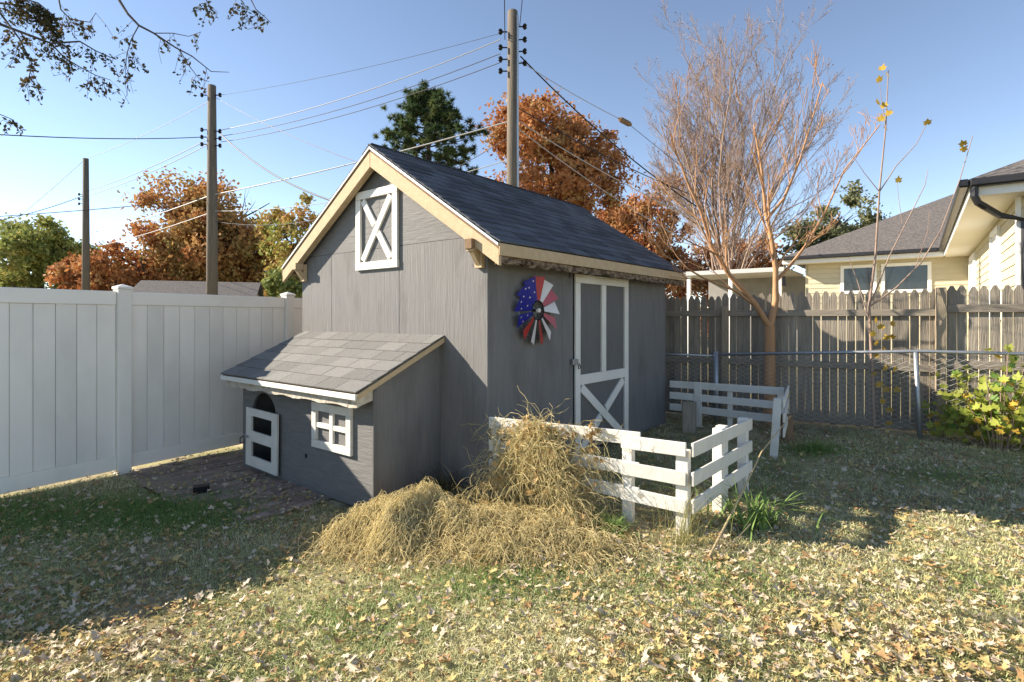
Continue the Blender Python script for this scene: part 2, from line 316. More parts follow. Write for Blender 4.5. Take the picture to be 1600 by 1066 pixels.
# front wall with arched hatch
a0, a1, zb, zs, zt = 1.60, 2.13, .10, .60, .86
mb = MB()
def col_(y0, y1, lo0, lo1, hi0, hi1): mb.prism([(0,y0,lo0),(0,y1,lo1),(0,y1,hi1),(0,y0,hi0)], (.025,0,0))
ft = 1.085; col_(0, a0, 0, 0, ft, ft); col_(a1, CW, 0, 0, ft, ft); ys = np.linspace(a0, a1, 17); ac = (a0+a1)/2; ar = (a1-a0)/2
arch = lambda y: zs+(zt-zs)*math.sqrt(max(0, 1-((y-ac)/ar)**2))
for y0, y1 in zip(ys[:-1], ys[1:]): col_(y0, y1, arch(y0), arch(y1), ft, ft)
col_(a0, a1, 0, 0, zb, zb)
mb.build('front_wall', GREY_H, coop)
MB().prism([(.002,.002,-.02),(CD,.002,-.02),(CD,.002,czu(CD)-.01),(.002,.002,czu(0)-.012)], (0,.028,0)).build('side_wall', GREY_V, coop)
boxo('corner_trim', GREY_D, coop, -.006, .03, -.022, .0, -.01, 1.04)
boxo('side_wall', GREY_V, coop, .027, CD, CW-.03, CW, 0, 1.09); boxo('floor', BROWN, coop, .027, CD, .032, CW-.032, -.01, .03); 
for y in (.25, 1.1, 2.1): boxo('skid', BROWN, coop, .06, CD-.05, y-.045, y+.045, -.12, -.012)
croof = MB().prism([(-.19,-.045,czu(-.19)),(-.19,CW+.07,czu(-.19)),(CD-.002,CW+.07,czu(CD)),(CD-.002,-.045,czu(CD))][::-1], (0,0,.022)).build('roof', BROWN, coop)
CT = (CW+.135)/8; t_f = tabmesh(CT, .235); t_h = tabmesh(CT/2, .235); t_f.materials.append(SH_GREY); t_h.materials.append(SH_GREY); cph = math.atan(.445); cl = (CD+.195)/math.cos(cph); ce = cl/6
for c in range(6):
    s = c*ce-.01; x = -.195+s*math.cos(cph); z = czu(-.195)+s*math.sin(cph)+.036
    cells = [(-.055+CT*(i+.5), t_f) for i in range(8)] if c % 2 == 0 else [(-.055+CT*.25, t_h)]+[(-.055+CT*(i+1), t_f) for i in range(7)]+[(CW+.08-CT*.25, t_h)]
    for y, me in cells: link('shingle', me, None, croof, (x+random.uniform(-.003,.003), y, z), (cph-.035, random.uniform(-.004,.004), -R(90)+random.uniform(-.006,.006)))
boxo('fascia_board', WHITE_C, coop, -.212, -.193, -.05, CW+.075, czu(-.2)-.028, czu(-.2)+.02)
mb = MB(); n = 50                                    # peeling second board
for i in range(n+1):
    y = .0+(CW+.03)*i/n; dz = .058+.008*math.sin(i*.7)+.006*random.random(); z1 = czu(-.15)-.06; b = len(mb.v)
    mb.v += [(-.165,y,z1),(-.165,y,z1-dz),(-.14,y,z1-dz),(-.14,y,z1)]
    if i: mb.f += [(b-4+j, b+j, b+(j+1)%4, b-4+(j+1)%4) for j in range(4)]
mb.f += [(0,1,2,3), tuple(range(len(mb.v)-1, len(mb.v)-5, -1))]; mb.build('peeling_eave_board', PEEL, coop)
for y in (.02, .62, 1.22, 1.8, 2.3): beamo('rafter_end', TAN if y > .1 else WHITE, coop, (-.19,y,czu(-.19)-.03), (.0,y,czu(0)-.03), .04, .055)
MB().prism([(-.195,-.046,czu(-.195)-.03),(CD-.004,-.046,czu(CD)-.03),(CD-.004,-.046,czu(CD)+.018),(-.195,-.046,czu(-.195)+.018)], (0,-.014,0)).build('rake_board', TAN, coop, .002)
MB().prism([(-.165,-.01,czu(-.165)-.05),(.0,-.01,czu(0)-.05),(.0,-.01,czu(0)-.14),(-.165,-.01,czu(-.165)-.11)], (0,.02,0)).build('rake_return', PEEL, coop)
# hatch door, slightly ajar
hd = thing('d', None, None); COL.objects.unlink(hd); bpy.data.objects.remove(hd)
mb = MB(); y0, y1, z0, z1 = 1.51, 2.17, .02, .645
def rr(a, b, c, d): mb.box(-.052, -.032, a, b, c, d)
rr(y0, y0+.11, z0, z1); rr(y1-.12, y1, z0, z1); rr(y0+.11, y1-.12, z0, .13); rr(y0+.11, y1-.12, .29, .40); rr(y0+.11, y1-.12, .565, z1)
bm = bmesh.new(); me = mb.mesh('hatch_door'); bm.from_mesh(me); bmesh.ops.remove_doubles(bm, verts=bm.verts, dist=1e-4); bm.to_mesh(me); bm.free()
hdoor = link('hatch_door', me, WHITE, coop); hdoor.rotation_euler = (R(1.2), 0, 0)
MB().tube([(-.06,2.19,.33),(-.09,2.22,.30),(-.08,2.24,.24),(-.06,2.20,.26)], .006, 5).build('hook', BLACKM, hdoor); boxo('hinge', GALV, hdoor, -.058, -.053, 2.10, 2.23, .31, .345)
MB().tube([(-.02,1.50,.92),(-.06,1.44,.90),(-.05,1.36,.93),(-.02,1.30,.90)], .006, 5).build('wall_hook', BLACKM, coop)
win = boxo('window', WHITE, coop, -.035, -.002, .27, .895, .44, .51)
def wb(*b): boxo('window_bar', WHITE, win, *b)
wb(-.035,-.002,.27,.895,.79,.865); wb(-.034,-.002,.27,.345,.512,.788); wb(-.034,-.002,.82,.895,.512,.788); wb(-.030,-.002,.548,.605,.512,.788); wb(-.028,-.002,.347,.546,.632,.678); wb(-.028,-.002,.607,.818,.632,.678)
boxo('vent_hole_shade', DARK, coop, -.003, .0, 1.02, 1.06, .30, .34)  # flat dark patch, not cut through; the hole's shade is painted
# ---------------------------------------------------------------- white vinyl fence
fd = Vector((.518,.856,0)).normalized(); FA = math.atan2(fd.y, fd.x)
vf = thing('vinyl_fence', 'solid white vinyl privacy fence of upright tongue-and-groove boards left of the coop', 'fence', (-4.71,5.04,-.08), FA)
posts = [-3.10, -1.05, 1.0, 3.05, 5.10]
for s in posts:
    p = boxo('post', VINYL, vf, s-.065, s+.065, -.065, .065, -.12, 1.93, bevel=.006)
    MB().box(s-.072, s+.072, -.072, .072, 1.932, 1.955).add([(s-.07,-.07,1.955),(s+.07,-.07,1.955),(s+.07,.07,1.955),(s-.07,.07,1.955),(s,0,1.985)], [(0,1,4),(1,2,4),(2,3,4),(3,0,4)]).build('post_cap', VINYL, p)
for a, b in zip(posts[:-1], posts[1:]):
    a += .066; b -= .066
    boxo('rail', VINYL, vf, a, b, -.026, .026, 0, .15, bevel=.004); boxo('rail', VINYL, vf, a, b, -.026, .026, 1.76, 1.905, bevel=.004)
    n = 11; w = (b-a)/n
    for i in range(n): boxo('board', VINYL, vf, a+i*w+.002, a+(i+1)*w-.002, -.012, .012, .151, 1.759, bevel=.003)
    boxo('backing', VINYL, vf, a, b, .0125, .016, .152, 1.758, bevel=0)
# ---------------------------------------------------------------- white rail fences round the bed
def rail(par, p0, z0, p1, z1, m=None, w=.098, t=.02):     # board with top edges at z0 / z1
    beamo('rail', m or WHITE, par, (p0[0],p0[1],z0-w/2), (p1[0],p1[1],z1-w/2), t, w, (0,0,1), .003)
def post(par, x, y, zt, w=.075, rz=0, lean=(0,0), t=None):
    t = t or w; zb = g1(x,y)-.05; c, s = math.cos(rz), math.sin(rz)
    q = [(c*sx*w/2-s*sy*t/2, s*sx*w/2+c*sy*t/2) for sx, sy in ((-1,-1),(1,-1),(1,1),(-1,1))]
    vs_ = [(x+a-lean[0], y+b-lean[1], zb) for a, b in q]+[(x+a, y+b, zt) for a, b in q]
    MB().add(vs_, [(0,3,2,1),(4,5,6,7),(0,1,5,4),(1,2,6,5),(2,3,7,6),(3,0,4,7)]).build('post', WHITE, par, .003)
nf = thing('rail_fence', 'low white three-rail board fence in front of the shed half buried in dead vines', 'fence', (0,0,0))
A = Vector((-.19,4.74)); B = Vector((1.235,3.86)); C_ = Vector((2.04,4.82)); fdir = (B-A).normalized(); fn = Vector((fdir.y,-fdir.x)); MD = A+(B-A)*.735; fang = math.atan2(fdir.y, fdir.x)
off = fn*.012
for (za, zm, zb_) in ((.658,.67,.667), (.494,.475,.462), (.325,.29,.268)):
    q = .03 if za > .6 else 0
    rail(nf, A+off, za+q, MD+off+fdir*.10-fn*q, zm+q*.8); rail(nf, MD+off-fdir*.03+fn*.022, zm, B+off+fn*.022, zb_)
rdir = (C_-B).normalized(); rn = Vector((rdir.y,-rdir.x))
for (za, zb_) in ((.667,.655), (.462,.46), (.27,.285)): rail(nf, B+rn*.045-rdir*.02, za, C_+rn*.045+rdir*.06, zb_)
post(nf, *(A-fn*.05+fdir*.05), .66, .07, fang); post(nf, *(MD-fn*.04), .63, .075, fang); post(nf, *(B-fn*.03-fdir*.035), .60, .085, fang)
for k, (q, zt) in enumerate(((.50,.668), (.58,.672), (.98,.665))): post(nf, *(B+(C_-B)*q+rn*(-.0 if k != 1 else -.01)), zt, .075, math.atan2(rdir.y, rdir.x))
ff = thing('rail_fence', 'low white three-rail board fence between the far shed corner and the chain-link fence', 'fence', (0,0,0))
A2 = Vector((2.30,7.93)); B2 = Vector((3.50,7.08)); d2 = (B2-A2).normalized(); n2 = Vector((d2.y,-d2.x))
for za, zb_ in ((.64,.647), (.48,.462), (.315,.283)): rail(ff, A2+n2*.05, za, B2+n2*.05, zb_)
F2 = Vector((2.93,6.04)); r2 = (B2-F2).normalized(); m2 = Vector((r2.y,-r2.x))
for za, zb_ in ((.655,.66), (.49,.49), (.33,.33)): rail(ff, F2+m2*.06-r2*.02, za, B2+m2*.06+r2*.12, zb_)
post(ff, 2.60, 7.66, .64, .10, math.atan2(d2.y,d2.x), t=.05); post(ff, *(A2+d2*.82), .62, .06, math.atan2(d2.y,d2.x)); post(ff, B2.x-.02, B2.y, .64, .08, math.atan2(d2.y,d2.x))
post(ff, F2.x, F2.y, .655, .10, math.atan2(r2.y,r2.x), (.05,.0), .08)
st = MB().tube([(3.42,6.80,-.1),(3.41,6.81,.34)], [.075,.07], 9).build('stump', BROWN); mk('', 'short brown wooden stump beside the end of the far white rail fence', 'stump', None, None, st)
sb = boxo('grey_board', WOODG, None, 2.27, 2.46, 7.30, 7.33, -.1, .42); mk('', 'upright grey plank standing behind the rails beside the shed corner', 'plank', None, None, sb)
# ---------------------------------------------------------------- wooden picket fence + chain-link
wd_ = Vector((.866,-.5,0)); WA = math.atan2(-.5,.866); wn_ = Vector((.5,.866,0))
W0 = Vector((4.10,7.92,0))
def picket_mesh(w, h, t=.017): return MB().prism([(-w/2,0,0),(w/2,0,0),(w/2,0,h-.07),(w*.16,0,h),(-w*.16,0,h),(-w/2,0,h-.07)], (0,t,0)).mesh('picket')
pfA = thing('picket_fence', 'weathered grey wooden picket fence shaded by the shed behind the chain-link', 'fence', W0, WA)
pk = [picket_mesh(w, 1.86) for w in (.095,.097,.099)]
for p in pk: p.materials.append(WOODG)
x = -2.9; PB = 1.66
while x < PB-.045:
    h = random.uniform(-.012,.012); link('picket', random.choice(pk), None, pfA, (x, .022, .05+h-.03*(x < -1)), (0, random.uniform(-.006,.006), 0)); x += .102+random.uniform(-.002,.003)
for z in (.13, .90, 1.63): boxo('rail', WOODR, pfA, -2.95, PB-.05, -.018, .02, z-.045-.02, z+.045-.02)
for s in (-.95,): MB().box(s-.045, s+.045, -.11, -.02, -.1, 1.72).build('post', POST_T, pfA, .004)
MB().box(PB-.05, PB+.05, -.12, .02, -.1, 1.93).build('post', POST_T, pfA, .004)
pfB = thing('picket_fence', 'sunlit weathered grey wooden picket fence panel in front of the cream house', 'fence', W0+wd_*(PB+.06)-wn_*.07, WA)
x = .055
while x < 3.4:
    link('picket', random.choice(pk), None, pfB, (x, .022, .085+random.uniform(-.012,.012)), (0, random.uniform(-.006,.006), 0)); x += .106+random.uniform(-.002,.003)
for z in (.16, .95, 1.66): boxo('rail', WOODR, pfB, .0, 3.45, -.018, .02, z-.05, z+.05)
cl_ = thing('chain_link_fence', 'galvanized chain-link fence with pipe top rail in front of the wooden pickets', 'fence', (5.07,6.83,0), WA)
def cz(s): return 1.125+ (.05*s if s < 0 else .0*s)
MB().tube([(-2.36,0,cz(-2.36)),(0,0,cz(0)),(3.2,0,cz(3))], .021, 8).build('top_rail', GALV, cl_, smooth=True)
MB().tube([(-3.6,0,.985),(-2.42,0,.985)], .017, 8).build('top_rail', GALV, cl_, smooth=True)
MB().tube([(-2.4,0,-.15),(-2.4,0,1.05)], .036, 10).build('post', GALV, cl_, smooth=True); MB().tube([(0.02,0,-.1),(-.03,0,1.11)], .027, 10).build('post', GALV, cl_, smooth=True); MB().tube([(3.1,0,-.1),(3.1,0,1.12)], .027, 10).build('post', GALV, cl_, smooth=True)
mb = MB(); P_ = .062
for k in range(int(6.6/P_)):
    x = -3.5+k*P_; zt = (cz(x) if x > -2.4 else .985)-.015; pts = []; z = .03; i = 0
    while z < zt: pts.append((x+(P_/2 if (i+k) % 2 else -P_/2)*1.0, .026+(.003 if i % 2 else -.003), z)); z += P_/2; i += 1
    mb.tube(pts, .0036, 3, False)
o = mb.build('wire_mesh', mat('dull_zinc_wire', (.40,.40,.39), rough=.6), cl_); o['kind'] = 'stuff'
# ---------------------------------------------------------------- neighbour house
h1 = Vector((.595,.803,0)); h2 = Vector((.803,-.595,0)); EH = 3.37
house = thing('neighbor_house', 'cream sided house with grey hip roof and dark gutter beyond the picket fence', 'house', (11.55,14.64,0), math.atan2(h2.y,h2.x))
# local: x along h2 (right), y along h1 (away); eave inner corner at origin; wing comes to y=-8.89
def hb(name, m, *b, bevel=.004, par=None): return boxo(name, m, par or house, *b, bevel=bevel)
OV = .55; WY = -8.89
hb('wall', SIDING, -3.3, OV, OV, OV+.1, -.3, 2.0); hb('wall', SIDING, OV, OV+.1, WY+OV, OV, -.3, 2.0); hb('wall', SIDING, OV, 7.5, WY+OV-.1, WY+OV, -.3, 2.0)
hb('wall', SIDING, -3.4, -3.3, OV+.1, 8.5, -.3, EH-.06)
def laps(x0, x1, y0, y1, face):
    z = 2.0
    while z < EH-.1:
        z2 = min(z+.148, EH-.07)
        if face == 'y': MB().prism([(x0,y0,z),(x0,y0-.018,z+.002),(x0,y0-.004,z2),(x0,y0+.02,z2)], (x1-x0,0,0)).build('siding_board', SIDING, house)
        else: MB().prism([(x0,y0,z),(x0-.018,y0,z+.002),(x0-.004,y0,z2),(x0+.02,y0,z2)], (0,y1-y0,0)).build('siding_board', SIDING, house)
        z += .15
laps(-3.3, OV, OV, 0, 'y'); laps(OV, 0, WY+OV, OV-.02, 'x'); laps(OV, 7.5, WY+OV-.1, 0, 'y')
hb('backing_wall', SIDING, -3.28, OV+.1, OV+.03, OV+.1, 2.0, EH-.06); hb('backing_wall', SIDING, OV+.03, OV+.1, WY+OV, OV, 2.0, EH-.06); hb('backing_wall', SIDING, OV+.1, 7.5, WY+OV-.07, WY+OV, 2.0, EH-.06)
hb('corner_board', TRIMW, OV-.03, OV+.02, WY+OV-.13, WY+OV-.02, -.2, EH-.07)
def winx(x0, x1, z0, z1, y):
    w = hb('window', TRIMW, x0-.09, x1+.09, y-.05, y+.02, z1, z1+.09)
    for b in ((x0-.09,x1+.09,y-.06,y+.02,z0-.09,z0-.001), (x0-.09,x0-.001,y-.05,y+.02,z0,z1-.001), (x1+.001,x1+.09,y-.05,y+.02,z0,z1-.001)): boxo('window_frame', TRIMW, w, *b)
    boxo('pane', GLASS, w, x0, x1, y-.02, y-.01, z0, z1, bevel=0)
winx(-2.35, -1.62, 2.35, 3.02, OV); winx(-1.33, -.35, 2.35, 3.02, OV)
def winy(y0, y1, z0, z1, x):
    w = hb('window', TRIMW, x-.06, x+.02, y0-.09, y1+.09, z1, z1+.09)
    for b in ((x-.06,x+.02,y0-.09,y0-.001,z0,z1-.001), (x-.06,x+.02,y1+.001,y1+.09,z0,z1-.001), (x-.07,x+.02,y0-.09,y1+.09,z0-.09,z0-.001)): boxo('window_frame', TRIMW, w, *b)
    boxo('pane', TRIMW, w, x-.03, x-.02, y0, y1, z0, z1, bevel=0)
winy(-6.4, -5.4, 1.6, 3.0, OV); winy(-1.6, -.3, 1.6, 3.0, OV)
PT = .5
def plane_(name, pts, m, par, th=.06):
    a = [Vector(p) for p in pts]; return MB().prism(a, (0,0,th)).build(name, m, par)
XW = 8.0; z = EH
plane_('roof', [(-3.95,0,z),(XW+4,0,z),(XW+4-4.5,4.5,z+4.5*PT),(-3.95+4.5,4.5,z+4.5*PT)], HROOF, house); plane_('roof', [(-3.95,9,z),(-3.95,0,z),(-3.95+4.5,4.5,z+4.5*PT)], HROOF, house)
plane_('roof', [(XW+4,9,z),(-3.95,9,z),(-3.95+4.5,4.5,z+4.5*PT),(XW+4-4.5,4.5,z+4.5*PT)], HROOF, house)
plane_('roof', [(0,4,z+.01),(0,WY,z+.01),(4,WY+4,z+4*PT+.01),(4,4,z+4*PT+.01)], HROOF, house); plane_('roof', [(0,WY,z+.01),(XW,WY,z+.01),(4,WY+4,z+4*PT+.01)], HROOF, house); plane_('roof', [(XW,WY,z+.01),(XW,4,z+.01),(4,4,z+4*PT+.01),(4,WY+4,z+4*PT+.01)], HROOF, house)
def gut(x0, x1, y0, y1): hb('gutter', GUTTER, x0, x1, y0, y1, z-.055, z+.055, bevel=.02)
gut(-3.95, -.12, -.12, -.002); gut(-.12, -.002, WY-.12, -.002); gut(.0, XW, WY-.12, WY-.002)
hb('fascia', TRIMW, -3.95, -.002, .0, .02, z-.17, z-.003); hb('fascia', TRIMW, 0, .02, WY+.02, -.004, z-.17, z-.003); hb('fascia', TRIMW, 0, XW, WY, WY+.018, z-.17, z-.003)
hb('soffit', SOFFIT, -3.95, .0, .021, OV, z-.16, z-.14); hb('soffit', SOFFIT, .021, OV, WY+.02, OV, z-.162, z-.142)
for i in range(24): hb('soffit', SOFFIT, OV+.002, XW, WY+.02+i*.022, WY+.02+i*.022+.021, z-.16, z-.14) if i < 1 else None
hb('soffit', SOFFIT, OV+.002, XW, WY+.045, WY+OV-.1, z-.164, z-.144)
mb = MB(); mb.tube([(.05,WY-.06,z-.05),(.05,WY-.06,z-.18),(.09,WY-.03,z-.27),(.16,WY+.03,z-.32),(.34,WY+.30,z-.42),(OV+.06,WY+OV-.16,z-.50),(OV+.06,WY+OV-.16,.0)], .045, 8); mb.build('downspout', GUTTER, house)
pr = hb('porch_roof', mat('dull_white_porch_roof', (.50,.49,.47)), -7.2, -3.95, .3, 4, EH-.36, EH-.22)
for x in (-7.0, -5.6, -4.1): boxo('porch_post', TRIMW, pr, x-.06, x+.06, .4, .52, -.2, EH-.361)
boxo('porch_wall', mat('grey_porch_wall', (.30,.29,.27), (.22,.21,.20), 3), pr, -7.1, -3.4, 3.0, 3.1, -.2, EH-.361); boxo('porch_lamp', BLACKM, pr, -4.0, -3.9, .25, .35, 2.55, 2.85)
# small garage behind the vinyl fence
ga = thing('garage', 'small garage with low grey shingle gable roof just above the vinyl fence', 'garage', (-12.6,21.5,0), R(20))
hb('wall', SIDING, -2.1, 2.1, 0, 5, -.2, 2.15, par=ga)
MB().prism([(-2.3,-.3,2.1),(2.3,-.3,2.1),(2.3,2.5,3.05),(-2.3,2.5,3.05)], (0,0,.08)).build('roof', HROOF, ga); MB().prism([(-2.3,5.3,2.1),(-2.3,2.5,3.05),(2.3,2.5,3.05),(2.3,5.3,2.1)], (0,0,.08)).build('roof', HROOF, ga)
for x in (-2.1, 2.08): MB().prism([(x,0,2.151),(x,5,2.151),(x,2.5,3.0)], (.02,0,0)).build('gable', SIDING, ga)
# ---------------------------------------------------------------- trees
def leaf_quads(centers, size, flat=0):
    n = len(centers); a = rng.normal(size=(n,3)); a /= np.linalg.norm(a, axis=1)[:,None]; b = rng.normal(size=(n,3)); b -= a*(a*b).sum(1)[:,None]; b /= np.linalg.norm(b, axis=1)[:,None]
    s = size*rng.uniform(.6,1.3,(n,1)); a = a*s; b = b*s*.6
    v = np.stack([centers-a, centers-b*.9, centers+a, centers+b], 1).reshape(-1,3); f = np.arange(4*n).reshape(n,4); return v, f
def branch(mb, p, d, L, r, lvl, maxl, spread, up, tips, nseg=4, kids=(3,5), sides=(7,5,4,3,3,3), rmin=.004, ratio=.62, start=.3):
    pts = [Vector(p)]; rs = [r]; d = Vector(d).normalized()
    for i in range(nseg):
        d = (d+Vector((random.gauss(0,.12),random.gauss(0,.12),random.gauss(0,.08)+up*.12))).normalized(); pts.append(pts[-1]+d*L/nseg); rs.append(max(rmin, r*(1-.75*(i+1)/nseg)))
    mb.tube(pts, rs, sides[min(lvl,5)], False)
    tips.append((pts[-1], lvl))
    if lvl < maxl:
        for k in range(random.randint(*kids)):
            t = start+(1-start)*(k+random.random())/kids[1]; t = min(t, .98); i = min(int(t*nseg), nseg-1); f = t*nseg-i; q = pts[i].lerp(pts[i+1], f); rr_ = rs[i]*(1-f)+rs[i+1]*f
            dd = (pts[i+1]-pts[i]).normalized(); side = Vector((random.gauss(0,1),random.gauss(0,1),random.gauss(0,.5))); side = (side-dd*side.dot(dd)).normalized()
            nd = (dd*math.cos(spread)+side*math.sin(spread)*random.uniform(.7,1.2)+Vector((0,0,up*.3))).normalized()
            branch(mb, q, nd, L*ratio*random.uniform(.75,1.2)*(1.1-.4*t), max(rmin, rr_*.62), lvl+1, maxl, spread, up, tips, nseg, kids, sides, rmin, ratio, start)
def crown_tree(name, label, cx, cy, top, rx, rz_, mt, lsize, nclump, nleaf, bark=BARK_D, group=None, lobes=9, gap=.35, trunk_r=.28, seed=0, clump=.17, base=None):
    global rng; rng = np.random.default_rng(seed); random.seed(seed)
    t = thing(name, label, 'tree', (cx,cy,0), 0, group); zc = top-rz_
    mb = MB(); tips = []; mb.tube([(0,0,-.3),(.05,.02,zc*.5),(0,0,zc),(0,0,zc+rz_*.5)], [trunk_r*1.2,trunk_r,trunk_r*.7,.06], 8, False)
    for k in range(9):
        a = 2.4*k; z0 = max(.8, zc-rz_*.75+rz_*1.1*k/9); branch(mb, (0,0,z0), (math.cos(a),math.sin(a),.7), rx*.85, trunk_r*.4, 1, 3, .6, .4, tips, 4, (2,4))
    mb.build('trunk', bark, t, smooth=True)
    # uneven lobed volume
    lb_ = [(np.array([math.cos(q)*rx*random.uniform(.3,.68), math.sin(q)*rx*random.uniform(.3,.68), zc+rz_*random.uniform(-.65,.62)]), random.uniform(.30,.52)) for q in [2.399*i for i in range(lobes)]]+[(np.array([0,0,zc+rz_*.45]), .5)]
    cs = []
    while len(cs) < nclump:
        c, s = random.choice(lb_); v = rng.normal(size=3); v /= np.linalg.norm(v); rr_ = random.uniform(.55,1)**.5; p = c+v*np.array([rx,rx,rz_])*s*rr_
        if p[2] > (base if base is not None else .5): cs.append(p)
    cs = np.array(cs); keep = np.sin(cs[:,0]*1.7+seed)*np.cos(cs[:,1]*1.3)*np.sin(cs[:,2]*1.9+1) < gap; cs = cs[keep]
    cr = rx*clump*rng.uniform(.5,1.25,len(cs)); pts = np.repeat(cs, nleaf, 0)+rng.normal(size=(len(cs)*nleaf,3))*np.repeat(cr, nleaf)[:,None]*np.array([.55,.55,.42])
    v, f = leaf_quads(pts, lsize); o = link('crown', npmesh('crown', v, f), mt, t); return t
def fol(name, a, b, c=None, sc=.5): return mat(name, a, b, sc, rough=.75, trans=.3, spots=(c, sc*1.7, .55) if c else None, contrast=.12, spec=.2)
ORANGE = fol('rust_orange_foliage', (.50,.22,.085), (.38,.155,.06), (.50,.31,.13)); ORANGE2 = fol('orange_gold_foliage', (.50,.235,.09), (.42,.32,.12), (.40,.16,.065), .35)
GREENY = fol('yellow_green_foliage', (.34,.36,.11), (.23,.27,.08), (.44,.38,.12)); GREEND = fol('dark_green_foliage', (.07,.11,.045), (.11,.15,.06)); MIXED = fol('green_orange_foliage', (.27,.31,.09), (.55,.31,.10), (.38,.21,.07), .4)
PINE = fol('pine_needles', (.045,.08,.032), (.09,.125,.045), (.14,.165,.055)); BROWNO = fol('brown_orange_foliage', (.50,.22,.10), (.40,.25,.10), (.46,.17,.10)); CEDAR = fol('cedar_foliage', (.12,.14,.07), (.20,.20,.10))
def tpx(px, d): return (px-800)/856*d
TG = 'autumn trees beyond the fences'
crown_tree('broadleaf_tree', 'yellow-green round-crowned tree at far left above the vinyl fence', tpx(62,45), 45, 9.3, 4.3, 4.4, GREENY, .17, 330, 90, group=TG, seed=11, base=.3)
crown_tree('broadleaf_tree', 'dark green tree cut by the left edge of the picture', tpx(-25,48), 48, 7.6, 3.0, 3.6, GREEND, .18, 160, 90, group=TG, seed=12, base=.3)
crown_tree('oak_tree', 'tall rust-orange oak behind the middle utility pole', tpx(335,40), 40, 11.9, 5.4, 5.6, ORANGE2, .16, 520, 95, group=TG, seed=13, base=.3, lobes=12)
crown_tree('oak_tree', 'lower orange oak between the two left utility poles', tpx(225,37), 37, 8.3, 3.7, 4.2, ORANGE, .15, 330, 95, group=TG, seed=14, base=.3)
crown_tree('oak_tree', 'small bright orange tree beside the leftmost utility pole', tpx(140,36), 36, 5.9, 2.3, 2.9, ORANGE, .14, 170, 90, group=TG, seed=15, base=.3)
crown_tree('broadleaf_tree', 'mixed green and orange tree against the left roof edge of the shed', tpx(480,34), 34, 9.2, 2.9, 4.6, MIXED, .14, 250, 95, group=TG, seed=16, base=.3)
crown_tree('broadleaf_tree', 'low bright green tree above the end of the vinyl fence', tpx(447,28), 28, 4.6, 1.5, 2.2, GREENY, .12, 110, 90, group=TG, seed=17, base=.3, trunk_r=.12)
crown_tree('oak_tree', 'large rust-orange oak behind the tall utility pole and shed ridge', tpx(862,38), 38, 17.2, 4.6, 6.2, ORANGE, .15, 430, 95, group=TG, seed=18, lobes=13, gap=.25)
crown_tree('oak_tree', 'brown-orange tree behind the bare tree at the shed roof end', tpx(1010,44), 44, 12.0, 4.6, 5.6, BROWNO, .16, 300, 90, group=TG, seed=19, base=.3)
crown_tree('oak_tree', 'dull red-brown tree low behind the orange-barked trunk', tpx(1140,46), 46, 8.2, 4.6, 4.0, BROWNO, .16, 200, 80, group=TG, seed=20, base=.3)
crown_tree('cedar_tree', 'olive green cedar rising behind the house roof', tpx(1300,40), 40, 11.2, 3.3, 4.6, CEDAR, .15, 230, 90, group=TG, seed=21, gap=.1)
# pine with needle tufts
random.seed(31); rng = np.random.default_rng(31)
pine = thing('pine_tree', 'dark green pine with tufted needles rising behind the shed ridge', 'tree', (tpx(668,35),35,0)); mb = MB(); mb.tube([(0,0,-.3),(0,0,8),(.1,0,15.8)], [.32,.24,.05], 8, False); tc_ = []
for k in range(80):
    z = 7.0+8.8*(k/80)**.9; rr_ = (3.4 if z < 12.5 else 3.4*(16.6-z)/4.1)*random.uniform(.65,1.05); a = k*2.399+random.uniform(-.3,.3); p0 = Vector((0,0,z)); p1 = Vector((math.cos(a)*rr_, math.sin(a)*rr_, z+rr_*random.uniform(.1,.35))); mb.tube([p0, p0.lerp(p1,.5)+Vector((0,0,-.1)), p1], [.05,.035,.015], 4, False)
    for j in range(14): q = p0.lerp(p1, random.uniform(.4,1.05)); tc_.append((q.x+random.gauss(0,.28), q.y+random.gauss(0,.28), q.z+random.gauss(.1,.16)))
mb.build('trunk', BARK_D, pine); tc_ = np.array(tc_); nn = 60; ctr = np.repeat(tc_, nn, 0); dv = rng.normal(size=(len(ctr),3)); dv[:,2] = dv[:,2]*.8+.35; dv /= np.linalg.norm(dv, axis=1)[:,None]; sd = np.cross(dv, rng.normal(size=dv.shape)); sd /= np.linalg.norm(sd, axis=1)[:,None]
ln = rng.uniform(.22,.42,(len(ctr),1)); v = np.stack([ctr-sd*.03, ctr+sd*.03, ctr+dv*ln], 1).reshape(-1,3); link('crown', npmesh('crown', v, np.arange(len(v)).reshape(-1,3)), PINE, pine)
# big bare tree
random.seed(44)
bt = thing('bare_tree', 'tall bare many-stemmed tree with fine reddish twigs behind the picket fence', 'tree', (tpx(1135,24),24,0)); mb = MB(); tips = []; mb.tube([(0,0,-.3),(0,0,1.6),(.02,0,2.6)], [.36,.30,.26], 9, False)
for k in range(22):
    a = k*2.399; sp = .05+.30*((k*5 % 11)/11)+random.uniform(0,.04); d0 = Vector((math.cos(a)*sp*1.3, math.sin(a)*sp, 1)); branch(mb, (math.cos(a)*.10, math.sin(a)*.10, random.uniform(1.2,4.2)), d0, random.uniform(9.4,11.4)*(1.06-.75*sp), .055, 1, 4, .58, .42, tips, 6, (7,9), rmin=.0052, ratio=.40, start=.16, sides=(8,6,4,3,3,3))
mb.build('trunk', BARK_G, bt, smooth=True)
cs = np.array([tuple(p) for p, l in tips if l >= 3 and random.random() < .4]); v, f = leaf_quads(cs, .035); link('buds', npmesh('buds', v, f), mat('brown_buds', (.24,.15,.11)), bt)['kind'] = 'stuff'
